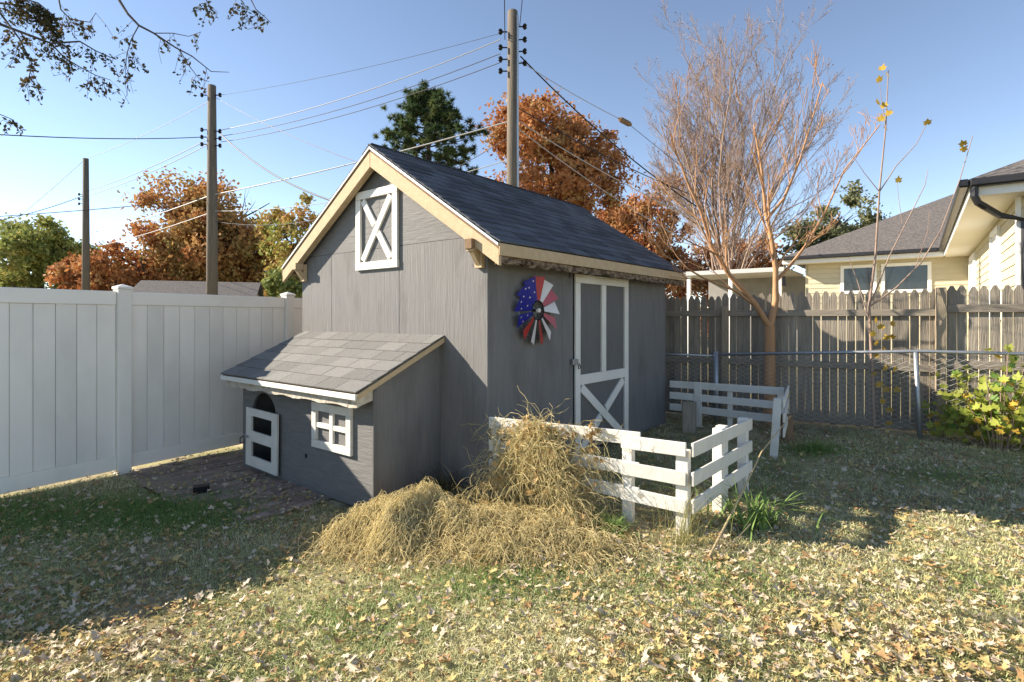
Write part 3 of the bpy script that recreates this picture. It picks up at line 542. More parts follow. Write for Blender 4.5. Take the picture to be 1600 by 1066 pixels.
# orange-barked tree between the fences
random.seed(52)
ot = thing('orange_barked_tree', 'leafless tree with forking orange-brown trunk between chain-link and picket fence', 'tree', (0,0,0)); mb = MB(); tips = []
b0 = Vector((3.70,7.90,-.05)); fork = at(1203,510,7.9)
mb.tube([b0, b0.lerp(fork,.5)+Vector((.01,0,0)), fork], [.085,.075,.07], 9, False)
def stem(pts, r0, kids, L, sp=.55, up=.55):
    P3 = [at(x,y,d) for x, y, d in pts]; m = len(P3); rs = [max(.008, r0*(1-.8*i/(m-1))) for i in range(m)]; mb.tube(P3, rs, 7, False)
    for k in range(kids):
        t = .25+.75*(k+random.random())/kids; t = min(t,.97)*(m-1); i = int(t); q = P3[i].lerp(P3[i+1], t-i); dd = (P3[i+1]-P3[i]).normalized(); side = Vector((random.gauss(0,1),random.gauss(0,.7),random.gauss(0,.3))); side = (side-dd*side.dot(dd)).normalized()
        branch(mb, q, dd*math.cos(sp)+side*math.sin(sp), L*random.uniform(.6,1.2), max(.006, rs[i]*.5), 2, 4, .5, up, tips, 5, (2,4), rmin=.0035, ratio=.6)
stem([(1203,512,7.9),(1180,475,7.85),(1140,430,7.8),(1112,385,7.7),(1095,330,7.7),(1072,280,7.6),(1048,215,7.5)], .046, 9, .8)
stem([(1203,512,7.9),(1212,470,7.95),(1212,420,8),(1205,370,8),(1196,330,8),(1190,265,8),(1178,195,8.1)], .052, 10, .85)
stem([(1212,440,8),(1235,415,8),(1262,380,8),(1290,330,8.1),(1320,265,8.1),(1375,195,8.2)], .028, 8, .75)
stem([(1196,345,8),(1225,310,7.9),(1250,250,7.8),(1268,190,7.8),(1285,130,7.8)], .024, 7, .75)
stem([(1180,478,7.9),(1150,455,7.7),(1100,435,7.5),(1040,400,7.3),(985,330,7.2)], .022, 6, .7)
mb.build('trunk', BARK_O, ot, smooth=True)
# sapling
random.seed(61)
sp_ = thing('sapling', 'thin leafless sapling with a few yellow leaves in front of the sunlit pickets', 'tree', (0,0,0)); mb = MB(); SD = 7.15
def spx(pts, r0, r1): P3 = [at(x,y,d) for x, y, d in pts]; m = len(P3); mb.tube(P3, [r0+(r1-r0)*i/(m-1) for i in range(m)], 6, False)
spx([(1366,665,SD),(1362,560,SD),(1358,480,SD),(1368,400,SD),(1374,300,SD),(1384,200,SD),(1388,110,SD)], .022, .005)
spx([(1358,480,SD),(1400,450,SD-.1),(1440,410,SD-.1),(1470,360,SD-.2),(1500,280,SD-.2),(1520,212,SD-.3)], .012, .004); spx([(1362,470,SD),(1390,400,SD),(1420,340,SD),(1445,290,SD),(1450,265,SD)], .009, .003)
spx([(1358,500,SD),(1340,440,SD),(1325,400,SD+.1)], .008, .003); spx([(1374,300,SD),(1400,260,SD),(1432,225,SD),(1450,190,SD)], .008, .003); spx([(1374,300,SD),(1350,270,SD),(1330,240,SD)], .006, .002)
spx([(1430,420,SD),(1450,360,SD),(1452,330,SD)], .005, .002); spx([(1384,200,SD),(1378,160,SD),(1374,130,SD)], .005, .002); spx([(1410,350,SD),(1404,310,SD),(1402,285,SD)], .004, .002)
mb.build('trunk', BARK_G, sp_, smooth=True)
def maple(size=1.0, curl=.15, seed=0):
    rnd = random.Random(seed); ang = [-90,-62,-40,-8,10,38,62,90,118,142,170,188,220,242]; rad = [.12,.44,.38,.66,.46,.82,.55,1.0,.55,.82,.46,.66,.38,.44]
    v = [(0,0,0)]+[(r*size*.5*math.cos(R(a)), r*size*.5*math.sin(R(a)), curl*size*(r*r)*(.5+rnd.random()*.8)*.6) for a, r in zip(ang, rad)]
    n = len(ang); return v, [(0,1+i,1+(i+1)%n) for i in range(n)]
def maple_mesh(size, curl, seed, m): v, f = maple(size, curl, seed); me = npmesh('leaf', np.array(v), np.array(f)); me.materials.append(m); return me
YEL = mat('yellow_maple_leaf', (.58,.42,.06), (.50,.28,.05), 12, rough=.6, trans=.4, rnd=.2); YGR = mat('lime_maple_leaf', (.26,.34,.06), (.38,.38,.07), 10, rough=.55, trans=.4, rnd=.25); GRN = mat('green_maple_leaf', (.10,.22,.05), (.18,.28,.06), 10, rough=.55, trans=.4, rnd=.2)
Y_ = [maple_mesh(.15,.3,i,YEL) for i in range(3)]
for x, y in [(1380,110),(1388,120),(1376,128),(1370,160),(1384,165),(1390,178),(1378,190),(1386,200),(1448,192),(1502,232),(1508,228),(1405,285),(1366,505),(1376,515),(1392,508),(1385,528),(1362,522),(1370,538),(1394,525),(1380,545),(1368,556),(1384,575),(1398,580),(1375,600),(1385,610),(1400,608),(1380,630),(1392,640),(1362,585),(1388,660)]:
    link('leaf', random.choice(Y_), None, sp_, at(x+random.uniform(-3,3), y+random.uniform(-3,3), SD-.03+random.uniform(-.06,.04)), (random.uniform(.7,2.2), random.uniform(-.5,.5), random.uniform(-.8,.8)))
# maple shrub
random.seed(66)
ms_ = thing('maple_shrub', 'leafy yellow-green maple shrub growing through the chain-link fence at right', 'shrub', (5.68,6.40,0)); mb = MB()
lm = [maple_mesh(s, .22, i, m) for i, (s, m) in enumerate(((.16,YGR),(.18,YGR),(.15,GRN),(.16,YGR),(.14,YEL),(.18,YGR)))]; spots_ = []
for k in range(26):
    a = random.uniform(0,6.28); rr_ = random.uniform(.1,.8); tp = Vector((rr_*.85*wd_.x*math.cos(a)+.22*math.sin(a)*wn_.x, rr_*.85*wd_.y*math.cos(a)+.25*math.sin(a)*wn_.y, random.uniform(.22,1.2)-(.2*rr_))); p0 = Vector((tp.x*.3, tp.y*.3, -.02)); pm = p0.lerp(tp,.5)+Vector((0,0,.12)); mb.tube([p0, pm, tp], [.008,.006,.003], 5, False)
    for j in range(11):
        q = pm.lerp(tp, random.uniform(-.75,1.05)); q = q+Vector((random.gauss(0,.10),random.gauss(0,.09),random.gauss(0,.07))); q.z = max(.05, q.z); link('leaf', random.choice(lm), None, ms_, q, (random.uniform(.2,1.3), random.uniform(-.4,.4), random.uniform(-1.4,.6)))
mb.build('stems', BARK_G, ms_)
mbl = MB()
for k in range(260):
    a = random.uniform(-.6,.95); q = Vector((wd_.x*a+random.gauss(0,.1), wd_.y*a+random.gauss(0,.1), abs(random.gauss(.35,.28))+.04)); tv_, tf_ = maple(random.uniform(.1,.16), .25, k); M3 = Matrix.Rotation(random.uniform(-1.4,.6),3,'Z') @ Matrix.Rotation(random.uniform(.2,1.3),3,'X'); mbl.add([q+M3 @ Vector(p) for p in tv_], tf_)
mbl.build('leaves', YGR, ms_)['kind'] = 'stuff'
# overhanging locust branches top left (trunk stands left of and behind the camera)
random.seed(71); rng = np.random.default_rng(71)
lt = thing('locust_tree', 'dark drooping locust twigs with small leaflets hanging in at upper left', 'tree', (-5.6,.4,0)); L0 = Vector((-5.6,.4,0)); mb = MB(); lf = []
lt_w = lambda p: p-L0
mb.tube([(0,0,-.3),(.05,.1,2.4),(.2,.5,4.2),(.5,1.2,5.4)], [.2,.17,.13,.08], 9, False)
def twig(pts, r0, r1, sprigs, dens=1.0):
    P3 = [lt_w(at(*p)) for p in pts]; m = len(P3); mb.tube(P3, [r0+(r1-r0)*i/(m-1) for i in range(m)], 5, False)
    for k in range(sprigs):
        t = random.uniform(.1,1)*(m-1); i = min(int(t), m-2); q = P3[i].lerp(P3[i+1], t-i); dr = Vector((random.gauss(0,.5),random.gauss(0,.5),-1)).normalized(); Ls = random.uniform(.08,.20); e = q+dr*Ls+Vector((random.gauss(0,.03),0,0)); mb.tube([q, q.lerp(e,.5)+Vector((random.gauss(0,.015),0,0)), e], .0014, 3, False)
        if random.random() < dens:
            for j in range(random.randint(5,12)): c = q.lerp(e, .25+.75*random.random()); lf.append((c.x+random.gauss(0,.012), c.y+random.gauss(0,.012), c.z+random.gauss(0,.01)))
J1 = (-90,-60,3.2)
mb.tube([(.5,1.2,5.4)]+[tuple(lt_w(at(*p))) for p in ((-330,-420,2.6),(-120,-80,3.4),(0,38,4.0))], [.07,.05,.025,.014], 6, False); mb.tube([tuple(lt_w(at(-330,-420,2.6))), tuple(lt_w(at(60,-220,3.4))), tuple(lt_w(at(185,-2,3.9)))], [.04,.02,.011], 6, False)
twig([(0,38,4.0),(45,55,4.0),(80,68,4.0),(125,65,4.1),(150,80,4.1),(178,92,4.1)], .011, .003, 26); twig([(80,68,4.0),(100,90,4.0),(125,105,4.0),(150,118,4.0),(172,125,4.0)], .006, .002, 20); twig([(0,20,3.8),(30,60,3.8),(50,100,3.8),(42,135,3.8)], .008, .002, 30)
twig([(90,-10,3.9),(95,15,3.9),(110,30,3.9),(140,35,3.9),(150,20,3.9)], .006, .002, 14); twig([(0,5,4.2),(40,10,4.2),(75,30,4.2),(95,60,4.2)], .009, .003, 60); twig([(10,-10,4.1),(60,5,4.1),(85,25,4.1)], .006, .003, 60)
twig([(185,-2,3.9),(200,22,3.9),(217,40,3.9),(240,52,3.9),(275,75,3.9),(300,88,3.9),(330,112,3.9),(358,113,3.9)], .010, .002, 7, .7); twig([(240,52,3.9),(270,52,3.9),(295,57,3.9),(314,50,3.9)], .004, .0015, 6, .6); twig([(217,40,3.9),(205,62,3.9),(198,85,3.9),(195,130,3.9)], .004, .0015, 14); twig([(280,78,3.9),(297,105,3.9),(310,122,3.9),(327,128,3.9)], .004, .0015, 4, .6)
twig([(390,-5,3.7),(400,15,3.7),(412,25,3.7),(424,36,3.7)], .004, .0015, 5); twig([(318,-8,3.7),(325,5,3.7),(330,14,3.7)], .004, .002, 8); twig([(370,-8,3.7),(380,4,3.7),(384,12,3.7)], .004, .002, 7); twig([(-20,172,4.0),(8,182,4.0),(22,188,4.0)], .004, .002, 7)
mb.build('trunk', BARK_D, lt)
v, f = leaf_quads(np.array(lf), .016); link('leaflets', npmesh('leaflets', v, f), fol('dark_locust_leaflets', (.05,.055,.022), (.10,.07,.03), None, 6), lt)['kind'] = 'stuff'
# ---------------------------------------------------------------- utility poles and wires
def pole(px, py, d, r, label, ins):
    p = at(px, py, d); t = thing('utility_pole', label, 'pole', (p.x,p.y,0), 0, 'utility poles'); MB().tube([(0,0,-.5),(.01,0,p.z*.5),(0,0,p.z)], [r*1.25,r*1.1,r*.85], 12).build('pole', POLE, t, smooth=True)
    for sx, z in ins:
        k = MB().tube([(sx*.9*r,-.05,p.z-z),(sx*(r+.16),-.06,p.z-z)], .018, 5).build('insulator_pin', BLACKM, t); MB().tube([(sx*(r+.16),-.06,p.z-z-.07),(sx*(r+.16),-.06,p.z-z-.03),(sx*(r+.16),-.06,p.z-z),(sx*(r+.16),-.06,p.z-z+.03),(sx*(r+.16),-.06,p.z-z+.07)], [.03,.06,.03,.06,.03], 8).build('insulator', BLACKM, k)
    return t
p1 = pole(801,18,14,.15,'tallest weathered wooden utility pole rising behind the shed roof', [(-1,.55),(-1,.95),(-1,1.25),(-1,1.55),(1,.42),(1,.75),(1,1.05),(1,1.35)])
MB().tube([(.13,-.1,1.0),(.13,-.12,9.2)], .03, 6).build('conduit', GALV, p1)
pole(331,134,19,.155,'middle wooden utility pole above the white vinyl fence', [(-1,.35),(-1,1.55),(-1,1.8),(-1,2.05),(1,.35),(1,1.6),(1,1.85),(1,2.1)])
pole(134,248,29,.155,'leftmost and farthest wooden utility pole above the vinyl fence', [(-1,1.9),(-1,2.15),(-1,2.4)])
WB = mat('black_cable', (.012,.012,.014), rough=.5); WW = mat('bright_aluminium_cable', (.40,.40,.40), rough=.5, metal=.2); WG = mat('grey_cable', (.10,.10,.11), rough=.5)
def wire(label, a, b, sag, r, m, n=14):
    a, b = Vector(a), Vector(b); pts = [a.lerp(b, i/n)-Vector((0,0,sag*4*(i/n)*(1-i/n))) for i in range(n+1)]
    o = MB().tube(pts, r, 5, False).build('utility_wire', m, smooth=True); mk('', label, 'wire', 'overhead utility wires', None, o)
wire('bright upper span wire from the tall pole to the middle pole', at(782,62,14), at(342,204,19), .25, .012, WW); wire('dark second span wire from the tall pole to the middle pole', at(782,84,14), at(345,213,19), .25, .010, WG); wire('dark third span wire, lowest of the three upper ones between tall and middle pole', at(784,97,14), at(345,222,19), .25, .010, WG)
wire('thin faint wire from the top of the tall pole to the middle pole top', at(790,50,14), at(336,150,19), .15, .006, WG)
wire('bright lower cable from the tall pole past the gable peak to the middle pole', at(795,190,14), at(330,305,19), .1, .018, WW); wire('pale lower cable running behind the orange oak from middle pole to shed roof', at(330,330,19), at(795,250,14), .35, .012, WW); wire('grey lowest cable from middle pole towards the shed roof', at(330,345,19), at(795,215,14), .9, .009, WG)
wire('thick black service cable dropping from the middle pole to behind the shed roof', at(340,205,19), at(600,335,12), .45, .022, WB); wire('thin wire dropping from the top of the middle pole behind the gable peak', at(338,153,19), at(600,268,13), .15, .009, WG)
wire('black wire running level from the left edge to the middle pole', at(-60,207,12), at(322,214,19), .1, .013, WB); wire('dark upper wire from middle pole down to the leftmost pole', at(325,218,19), at(137,298,29), .15, .013, WG); wire('dark lower wire from middle pole down to the leftmost pole', at(325,226,19), at(137,306,29), .15, .013, WG); wire('thin wire from middle pole top to the leftmost pole top', at(328,158,19), at(134,248,29), .15, .009, WG)
wire('bright cable from the middle pole down to the leftmost pole', at(330,305,19), at(150,362,29), .1, .018, WW); wire('pale lower cable from the middle pole down to the leftmost pole', at(330,332,19), at(150,385,29), .1, .014, WW)
wire('black wire from the leftmost pole out of the left edge', at(130,306,29), at(-40,352,24), .15, .016, WB); wire('thin wire from the leftmost pole top down to the left edge', at(134,248,29), at(-30,388,40), .1, .014, WG); wire('black cable crossing in front of the leftmost pole to the middle pole', at(-60,342,17), at(330,310,19), .05, .012, WB)
wire('thick black cable sloping from the tall pole down to the right behind bare tree', at(813,88,14), at(1100,330,16), .25, .018, WB); wire('pale guy wire from the tall pole to the insulator link', at(813,96,14), at(968,186,14.5), .05, .010, WW); wire('dark guy wire beyond the insulator link to the right', at(985,196,14.5), at(1180,345,16), .05, .008, WG)
wire('black lower cable from the tall pole down past the orange oak', at(808,168,14), at(1100,312,17), .15, .014, WB); wire('pale cable below it from the tall pole down past the orange oak', at(808,188,14), at(1110,352,17), .15, .012, WW); wire('grey cable lowest on the right of the tall pole', at(808,200,14), at(1080,380,17), .15, .010, WW)
wire('dark wire passing overhead towards the viewer left of the tall pole top', at(789,62,14), (-.1,2.5,9.3), .1, .012, WB); wire('dark wire passing overhead towards the viewer right of the tall pole top', at(812,42,14), (.6,3,9.3), .1, .010, WB)
gl = MB().tube([at(966,185,14.5), at(970,187,14.5), at(983,194,14.5), at(987,196,14.5)], [.03,.075,.075,.03], 8).build('guy_insulator', BROWN); mk('', 'dark insulator link on the guy wire right of the tall pole', 'insulator', None, None, gl)
# ---------------------------------------------------------------- brick paving
random.seed(81)
bp = link('brick_path', npmesh('brick_path', [tuple(S2W(u,v,g1(*S2W(u,v).xy)+.006)) for u, v in ((-1.75,1.2),(-1.75,3.75),(-.1,3.75),(-.1,1.2))], [(3,2,1,0)]), mat('path_soil', (.24,.19,.14), (.33,.27,.20), 9, rough=1, bump=1)); bp['kind'] = 'structure'
bme = MB().box(-.098,.098,-.047,.047,-.03,.012).mesh('brick'); bme.materials.append(BRICK)
for i in range(9):
    for j in range(25):
        u = -1.68+i*.2+(.1 if j % 2 else 0); v = 1.25+j*.1
        if u > -.86 and v < 3.0: continue
        if random.random() < .32+.25*(u < -1.45): continue
        w = S2W(u+random.uniform(-.006,.006), v+random.uniform(-.005,.005)); b = link('brick', bme, None, bp, (w.x, w.y, g1(w.x,w.y)+.008+random.uniform(-.006,.006)), (random.gauss(0,.02), random.gauss(0,.02), SA+random.gauss(0,.02))); b.modifiers.new('b','BEVEL').width = .004
bx = MB().box(-.07,.07,-.05,.05,-.02,.075).box(-.05,.05,-.052,-.05,0,.06).build('plastic_block', BLACKM, None, .008, loc=(-2.97,5.24,g1(-2.97,5.24)), rot=(0,0,.5)); mk('', 'small black plastic block lying on the brick paving', 'block', None, None, bx)
# ---------------------------------------------------------------- dead vine heaps
def strands(n, walker, r, seed, K=7):
    """n thin bent stems; walker(rg) gives a polyline of K points"""
    rg = np.random.default_rng(seed); V_ = []; F_ = []
    for i in range(n):
        pts = walker(rg); rr_ = r*rg.uniform(.5,1.4); b = len(V_); K = len(pts)
        for k, q in enumerate(pts):
            w = rr_*(1-.5*k/K)
            for t in range(3): V_.append((q[0]+w*math.cos(t*2.09), q[1]+w*math.cos(t*2.09+1.5)*.7, q[2]+w*math.sin(t*2.09)))
        for k in range(K-1):
            for t in range(3): F_.append((b+k*3+t, b+k*3+(t+1)%3, b+(k+1)*3+(t+1)%3, b+(k+1)*3+t))
    return npmesh('strands', np.array(V_), np.array(F_))
def mound(name, cx, cy, rx, ry, rot, h, m):
    mb = MB(); n = 20; c, s = math.cos(rot), math.sin(rot)
    for i in range(7):
        for j in range(n):
            q = i/6; a = j*2*math.pi/n; x = math.cos(a)*rx*q; y = math.sin(a)*ry*q; X = cx+c*x-s*y; Y = cy+s*x+c*y; mb.v.append((X, Y, g1(X,Y)-.02+h*.62*(1-q**1.4)+.02*math.sin(7*a+i)))
    for i in range(6):
        for j in range(n): mb.f.append((i*n+j, i*n+(j+1)%n, (i+1)*n+(j+1)%n, (i+1)*n+j))
    return mb.build(name, m, None, smooth=True)
def heap(label, name, cx, cy, rx, ry, rot, h, n, seed, m):
    t = thing(name, label, 'plant heap'); b = mound('core', cx, cy, rx*.95, ry*.95, rot, h*.92, mat('gap_shade_straw', (.14,.11,.05), (.26,.20,.09), 14, rough=1, bump=1, bscale=40)); b.parent = t; c, s = math.cos(rot), math.sin(rot)  # core straw coloured darker to paint the shaded gaps between stems
    def surf(X, Y):
        dx, dy = X-cx, Y-cy; x = (c*dx+s*dy)/rx; y = (-s*dx+c*dy)/ry; q = math.sqrt(x*x+y*y)*(1+.16*math.sin(5*math.atan2(y,x)+cx*9)); return g1(X,Y)+(h*(1-q**1.4)*(1+.28*math.sin(11*X+2)*math.cos(9*Y)+.14*math.sin(23*X)*math.sin(19*Y+1)) if q < 1 else 0)
    def walk(rg):
        q = math.sqrt(rg.uniform(0,1.2))*(1 if rg.uniform() < .8 else 1.25); a = rg.uniform(0,6.28); x = math.cos(a)*rx*q; y = math.sin(a)*ry*q; X = cx+c*x-s*y; Y = cy+s*x+c*y; hd = rg.uniform(0,6.28); st_ = rg.uniform(.008,.046); of = rg.uniform(0,.06); ar = rg.uniform(0,.09)*(rg.uniform() < .4); out = []; turn = rg.normal()*.09; kink = rg.integers(1,7)
        for k in range(7):
            out.append((X, Y, surf(X,Y)+.004+of*(1-k/9)+ar*math.sin(math.pi*k/6))); hd += turn+rg.normal()*.07+(rg.normal()*1.0 if k == kink else 0); X += math.cos(hd)*st_; Y += math.sin(hd)*st_
        return out
    for k, (mm, fr) in enumerate(((m, .72), (STRAW2, .28))): link('strands', strands(int(n*fr), walk, .0023, seed+k), mm, t)['kind'] = 'stuff'
    return t
heap('heap of bright dry straw-like stems piled against the front corner of the coop', 'straw_heap', -.80, 4.08, .58, .40, R(-15), .28, 6500, 5, STRAW)
heap('flat spread of dry yellow stems between the straw heap and the rail fence', 'straw_spread', -.12, 3.92, .78, .42, R(-22), .10, 4600, 8, STRAW)
vt = thing('dead_vine', 'withered vine clump draped over the left end of the near white rail fence', 'vine')
def vwalk(rg, thin=False):
    sg = rg.normal(.33,.155) if not thin else rg.uniform(-.02,.66); pk_ = .66*math.exp(-((sg-.30)/.22)**2); z = (pk_*math.sqrt(rg.uniform(.05,1.1)) if not thin else rg.uniform(.2,.70))+.03; q = A+(B-A)*sg; x, y = q.x, q.y
    o_ = (.03+rg.uniform(0,1)**1.5*.42*max(.1, 1.05-z/.75)) if not thin else rg.uniform(.02,.06); d = rg.normal(size=3); d[2] = d[2]*.6-(.35 if not thin else 1.0); d /= np.linalg.norm(d); st_ = rg.uniform(.03,.075); out = []
    for k in range(7):
        out.append((x+fn.x*o_, y+fn.y*o_, max(g1(x,y)+.012, z))); d = d+rg.normal(size=3)*.42; d[2] -= .16; d /= np.linalg.norm(d); x += fdir.x*d[0]*st_; y += fdir.y*d[0]*st_; o_ = max(.02, o_+d[1]*st_*.7); z += d[2]*st_
    return out
link('strands', strands(1150, vwalk, .0026, 21), STRAW, vt)['kind'] = 'stuff'; link('strands', strands(650, vwalk, .0026, 22), STRAW2, vt)['kind'] = 'stuff'
link('hanging_stems', strands(300, lambda rg: vwalk(rg, True), .0026, 23), STRAW2, vt)['kind'] = 'stuff'
def vl_(rg):
    while True:
        w = vwalk(rg, rg.uniform() < .5)[int(rg.integers(0,3))]; t_ = (w[0]-A.x)*fdir.x+(w[1]-A.y)*fdir.y
        if .10 < t_ < 1.05: return w, None
vs_ = vl_
dl = [maple_mesh(s, 1.1, 90+i, DEADLEAF) for i, s in enumerate((.06,.085,.07))]; rg = np.random.default_rng(24)
for i in range(260):
    p, _ = vl_(rg) if i % 2 else vs_(rg); link('withered_leaf', dl[i % 3], None, vt, p, (rg.uniform(0,3), rg.uniform(0,3), rg.uniform(0,6)))
# ---------------------------------------------------------------- lawn: grass, leaves
def excluded(x, y):
    u = (x-SO.x)*math.cos(SA)+(y-SO.y)*math.sin(SA); v = -(x-SO.x)*math.sin(SA)+(y-SO.y)*math.cos(SA)
    e = ((u > -.03) & (u < LN+.03) & (v > -.03) & (v < WD+.03)) | ((u > -.86) & (u < .1) & (v > .55) & (v < 3.0)); fx = (x+4.71)*.856-(y-5.04)*.518; return e | (fx < .0)
def scatter(n, seed, ylo=1.6, yhi=9, dens=None):
    rg = np.random.default_rng(seed); d = np.exp(rg.uniform(math.log(ylo), math.log(yhi), n)) if dens is None else rg.uniform(ylo, yhi, n); x = rg.uniform(-1.06,1.06,n)*d; k = ~excluded(x, d) & (((x-4.1)*.5+(d-7.92)*.866) < -.03); return x[k], d[k], rg
x, y, rg = scatter(300000, 91, 1.7, 9.0)
pat = np.sin(1.9*x+.7*y)+np.sin(2.7*y-1.1*x+1)+.7*np.sin(5.3*x+3.1*y); u_ = (x-SO.x)*math.cos(SA)+(y-SO.y)*math.sin(SA); v_ = -(x-SO.x)*math.sin(SA)+(y-SO.y)*math.cos(SA); onb = (u_ > -1.75) & (v_ > 1.2) & (u_ < 0)
k = (rg.uniform(-2.8,1.6,len(x)) < pat) & ~(onb & (rg.uniform(0,1,len(x)) < .9)); x, y, pat = x[k], y[k], pat[k]; n = len(x)
def blades(x, y, rg, hmin, hmax, w, lean=.7):
    n = len(x); h = rg.uniform(hmin,hmax,n); a = rg.uniform(0,6.283,n); ln = rg.uniform(.1,lean,n)*h*1.4; b = rg.uniform(0,6.283,n); z = gz(x,y)-.005; wx = np.cos(b)*w; wy = np.sin(b)*w; dx = np.cos(a)*ln; dy = np.sin(a)*ln
    v = np.stack([np.stack([x-wx,y-wy,z],1), np.stack([x+wx,y+wy,z],1), np.stack([x+wx*.8+dx*.4,y+wy*.8+dy*.4,z+h*.65],1), np.stack([x+dx,y+dy,z+h*np.clip(1-.3*ln/h,.4,1)],1), np.stack([x-wx*.8+dx*.4,y-wy*.8+dy*.4,z+h*.65],1)],1).reshape(-1,3); i = np.arange(n)*5
    return v, np.concatenate([np.stack([i,i+1,i+2],1), np.stack([i,i+2,i+4],1), np.stack([i+4,i+2,i+3],1)])
v, f = blades(x, y, rg, .02, .06, .0023, 1.5); o = link('grass', npmesh('grass', v, f), GRASS); o['kind'] = 'stuff'; o['label'] = 'short half-dormant lawn grass covering the yard'; o['category'] = 'grass'
# greener thick patch along the vinyl fence and near tufts
xs = []; ys_ = []
for cx, cy, r_, n_ in ((-3.5,4.55,.5,5000),(-2.9,4.75,.35,3500),(-4.0,4.6,.4,3000),(-2.6,4.4,.3,1800),(-.1,3.2,.25,900),(1.1,3.2,.3,800),(3.52,6.34,.2,900),(2.2,5.3,.3,500),(4.2,5.2,.4,900),(-.9,2.9,.3,700)):
    xs.append(rg.normal(cx,r_,n_)); ys_.append(rg.normal(cy,r_*.6,n_))
x = np.concatenate(xs); y = np.concatenate(ys_); k = ~excluded(x,y); v, f = blades(x[k], y[k], rg, .03, .085, .0026, 1.1); o = link('grass', npmesh('grass_green', v, f), GRASS_G); o['kind'] = 'stuff'; o['label'] = 'fresh green grass patches beside the vinyl fence and in tufts'; o['category'] = 'grass'
# fallen leaves: the nearest ones as pieces of the ground, the rest as litter
def leafcloud(n, seed, ylo, yhi):
    x, y, rg = scatter(n, seed, ylo, yhi); pat = np.sin(1.3*x-.9*y+2)+np.sin(2.1*y+1.7*x)+.8*np.sin(4.7*x-2.9*y); k = rg.uniform(-5.5,2.4,len(x)) < pat; return x[k], y[k], rg
def crumple(sd):
    r_ = np.random.default_rng(500+sd); v = np.array(maple(1, .3, sd)[0]); v[1:,:2] *= r_.uniform(.72,1.1,(14,1)); v[2::2,:2] *= 1.12; fold = r_.uniform(.2,1.0); a = r_.uniform(0,3.14); q = v[:,0]*math.cos(a)+v[:,1]*math.sin(a); v[:,2] += np.abs(q)*fold*r_.choice([-.6,1]) + r_.normal(0,.06,15); v[:,:2] *= (1-.25*fold); v[:,1] *= r_.uniform(.6,1); return v
x, y, rg = leafcloud(32000, 101, 1.9, 8.2); n = len(x); tv = []; tmpl = [crumple(s) for s in range(12)]; fl_ = np.array(maple(1,.5,0)[1]); V_ = []; F_ = []
sz = .022+.10*rg.beta(1.4,2.4,n); az = rg.uniform(0,6.28,n); tx = rg.normal(0,.45,n); ty = rg.normal(0,.45,n); mid_ = rg.choice(4, n, p=[.42,.2,.2,.18])
for i in range(n):
    t = tmpl[i % 12]*np.array([sz[i],sz[i],sz[i]*.55]); c, s = math.cos(az[i]), math.sin(az[i]); X = t[:,0]*c-t[:,1]*s*.8; Y = t[:,0]*s+t[:,1]*c*.8; Z = t[:,2]+X*tx[i]*.6+Y*ty[i]*.6; V_.append(np.stack([X+x[i], Y+y[i], Z-Z.min()+g1(x[i],y[i])+.014+.028*((i*7) % 10)/10], 1)); F_.append(fl_+15*i)
V_ = np.array(V_); F_ = np.array(F_)
near = np.argsort(y)[:300]
for m_i, (nm, mt) in enumerate((('leaf_litter', LEAF_PIECES[0]), ('leaf_litter', LEAF_PIECES[1]), ('leaf_litter', LEAF_PIECES[2]))):
    sel = np.array([i for i in range(n) if (mid_[i] in ((0,),(1,2),(3,))[m_i])]); sel = np.setdiff1d(sel, near); vv = V_[sel].reshape(-1,3); ff_ = (fl_[None]+15*np.arange(len(sel))[:,None,None]).reshape(-1,3)
    o = link('leaf_litter', npmesh('leaf_litter', vv, ff_), mt); o['kind'] = 'stuff'; o['label'] = ('pale tan', 'yellow', 'orange-brown')[m_i]+' fallen maple leaves strewn over the lawn'; o['category'] = 'leaves'
lpm = [[npmesh('leaf', tmpl[s]*np.array([1,1,.6])*(.062+.007*s), fl_) for s in range(6)] for _ in range(3)]
for a in range(3):
    for s in range(6): lpm[a][s].materials.append(LEAF_PIECES[a])
for i in near: link('leaf', lpm[(0,1,1,2)[mid_[i]]][i % 6], None, ground, (x[i], y[i], g1(x[i],y[i])+.036), (rg.normal()*.3, rg.normal()*.3, az[i]))
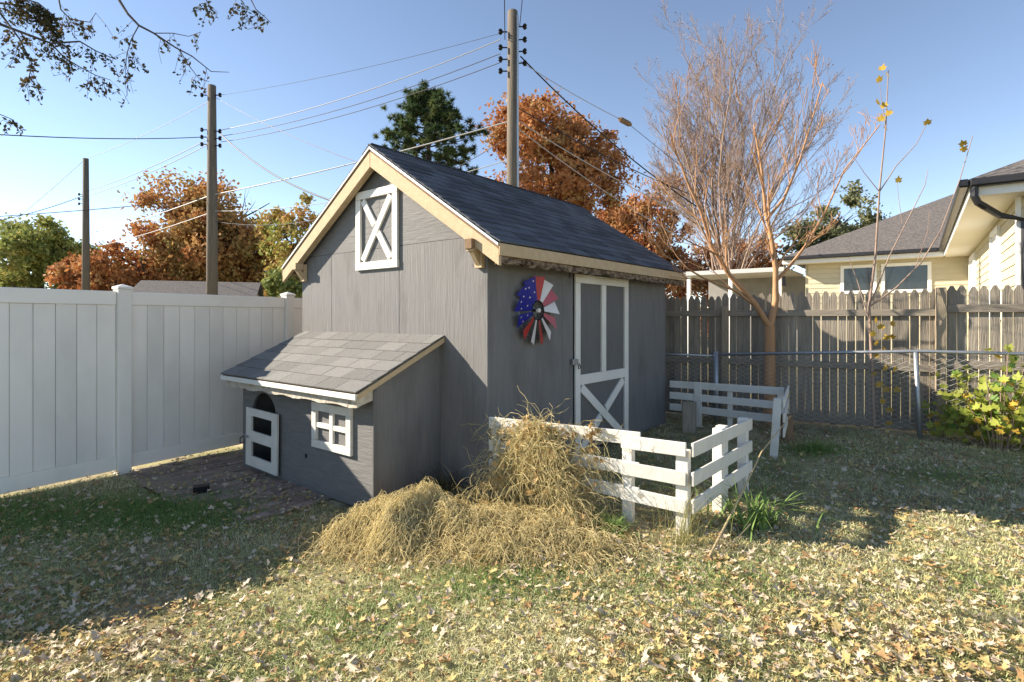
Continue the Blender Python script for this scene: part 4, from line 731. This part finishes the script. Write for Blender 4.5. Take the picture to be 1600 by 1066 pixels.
# weeds, tufts, stick
def tuft(name, label, cat, cx, cy, n, hmin, hmax, w, m, seed, spread=.12, lean=.6):
    rg = np.random.default_rng(seed); V_ = []; F_ = []
    for i in range(n):
        a = rg.uniform(0,6.28); r_ = abs(rg.normal())*spread; p = np.array([cx+math.cos(a)*r_, cy+math.sin(a)*r_, 0]); p[2] = g1(p[0],p[1])-.01; h = rg.uniform(hmin,hmax); b = rg.uniform(0,6.28); o_ = np.array([math.cos(b), math.sin(b), 0]); sd = np.array([-math.sin(b), math.cos(b), 0])*w; l = rg.uniform(.2,lean); base = len(V_)
        for k in range(5):
            t = k/4; c = p+o_*h*l*t*t*1.3+np.array([0,0,h*(t-.45*l*t*t*t)]); ww_ = sd*(1-t*.9); V_ += [c-ww_, c+ww_]
        F_ += [(base+2*k, base+2*k+1, base+2*k+3, base+2*k+2) for k in range(4)]
    o = link(name, npmesh(name, np.array(V_), np.array(F_)), m); mk('', label, cat, None, None, o); return o
tuft('strap_leaf_plant', 'green strap-leaved clump at the right foot of the near rail fence', 'plant', 1.78, 4.02, 90, .2, .42, .010, GRASS_G, 1, .16, 1.3)
tuft('grass_tuft', 'tall dry grass tuft around the corner post of the near rail fence', 'grass tuft', 1.16, 3.70, 130, .15, .55, .002, mat('dry_tall_grass', (.34,.30,.13), (.22,.23,.08), 9, rough=.8, trans=.2), 2, .14, .7)
tuft('grass_tuft', 'bright green grass tuft near the far rail fence post', 'grass tuft', 3.5, 6.3, 220, .1, .24, .003, GRASS_G, 3, .14, 1.0)
tuft('grass_tuft', 'green weeds under the middle post of the near rail fence', 'grass tuft', .72, 3.92, 120, .06, .2, .006, GRASS_G, 4, .09, 1.0)
tuft('grass_tuft', 'dark weeds in the corner between coop and shed wall', 'grass tuft', -.62, 4.95, 110, .1, .35, .006, mat('dark_weeds', (.06,.07,.025), (.12,.09,.04), 9, trans=.2), 5, .12, .8)
mb = MB(); mb.tube([(1.22,3.42,.03), (1.6,3.9,.22), (2.05,4.5,.44), (2.62,5.15,.62)], [.009,.007,.006,.003], 6); mb.tube([(2.25,4.74,.50),(2.27,4.78,.62)], .003, 4); mb.tube([(1.3,3.44,.03),(1.62,3.72,.14)], .004, 4); o = mb.build('dry_stalk', mat('tan_stalk', (.48,.36,.20), rough=.8)); mk('', 'long dry tan stalk leaning diagonally over the lawn at right', 'stalk', None, None, o)
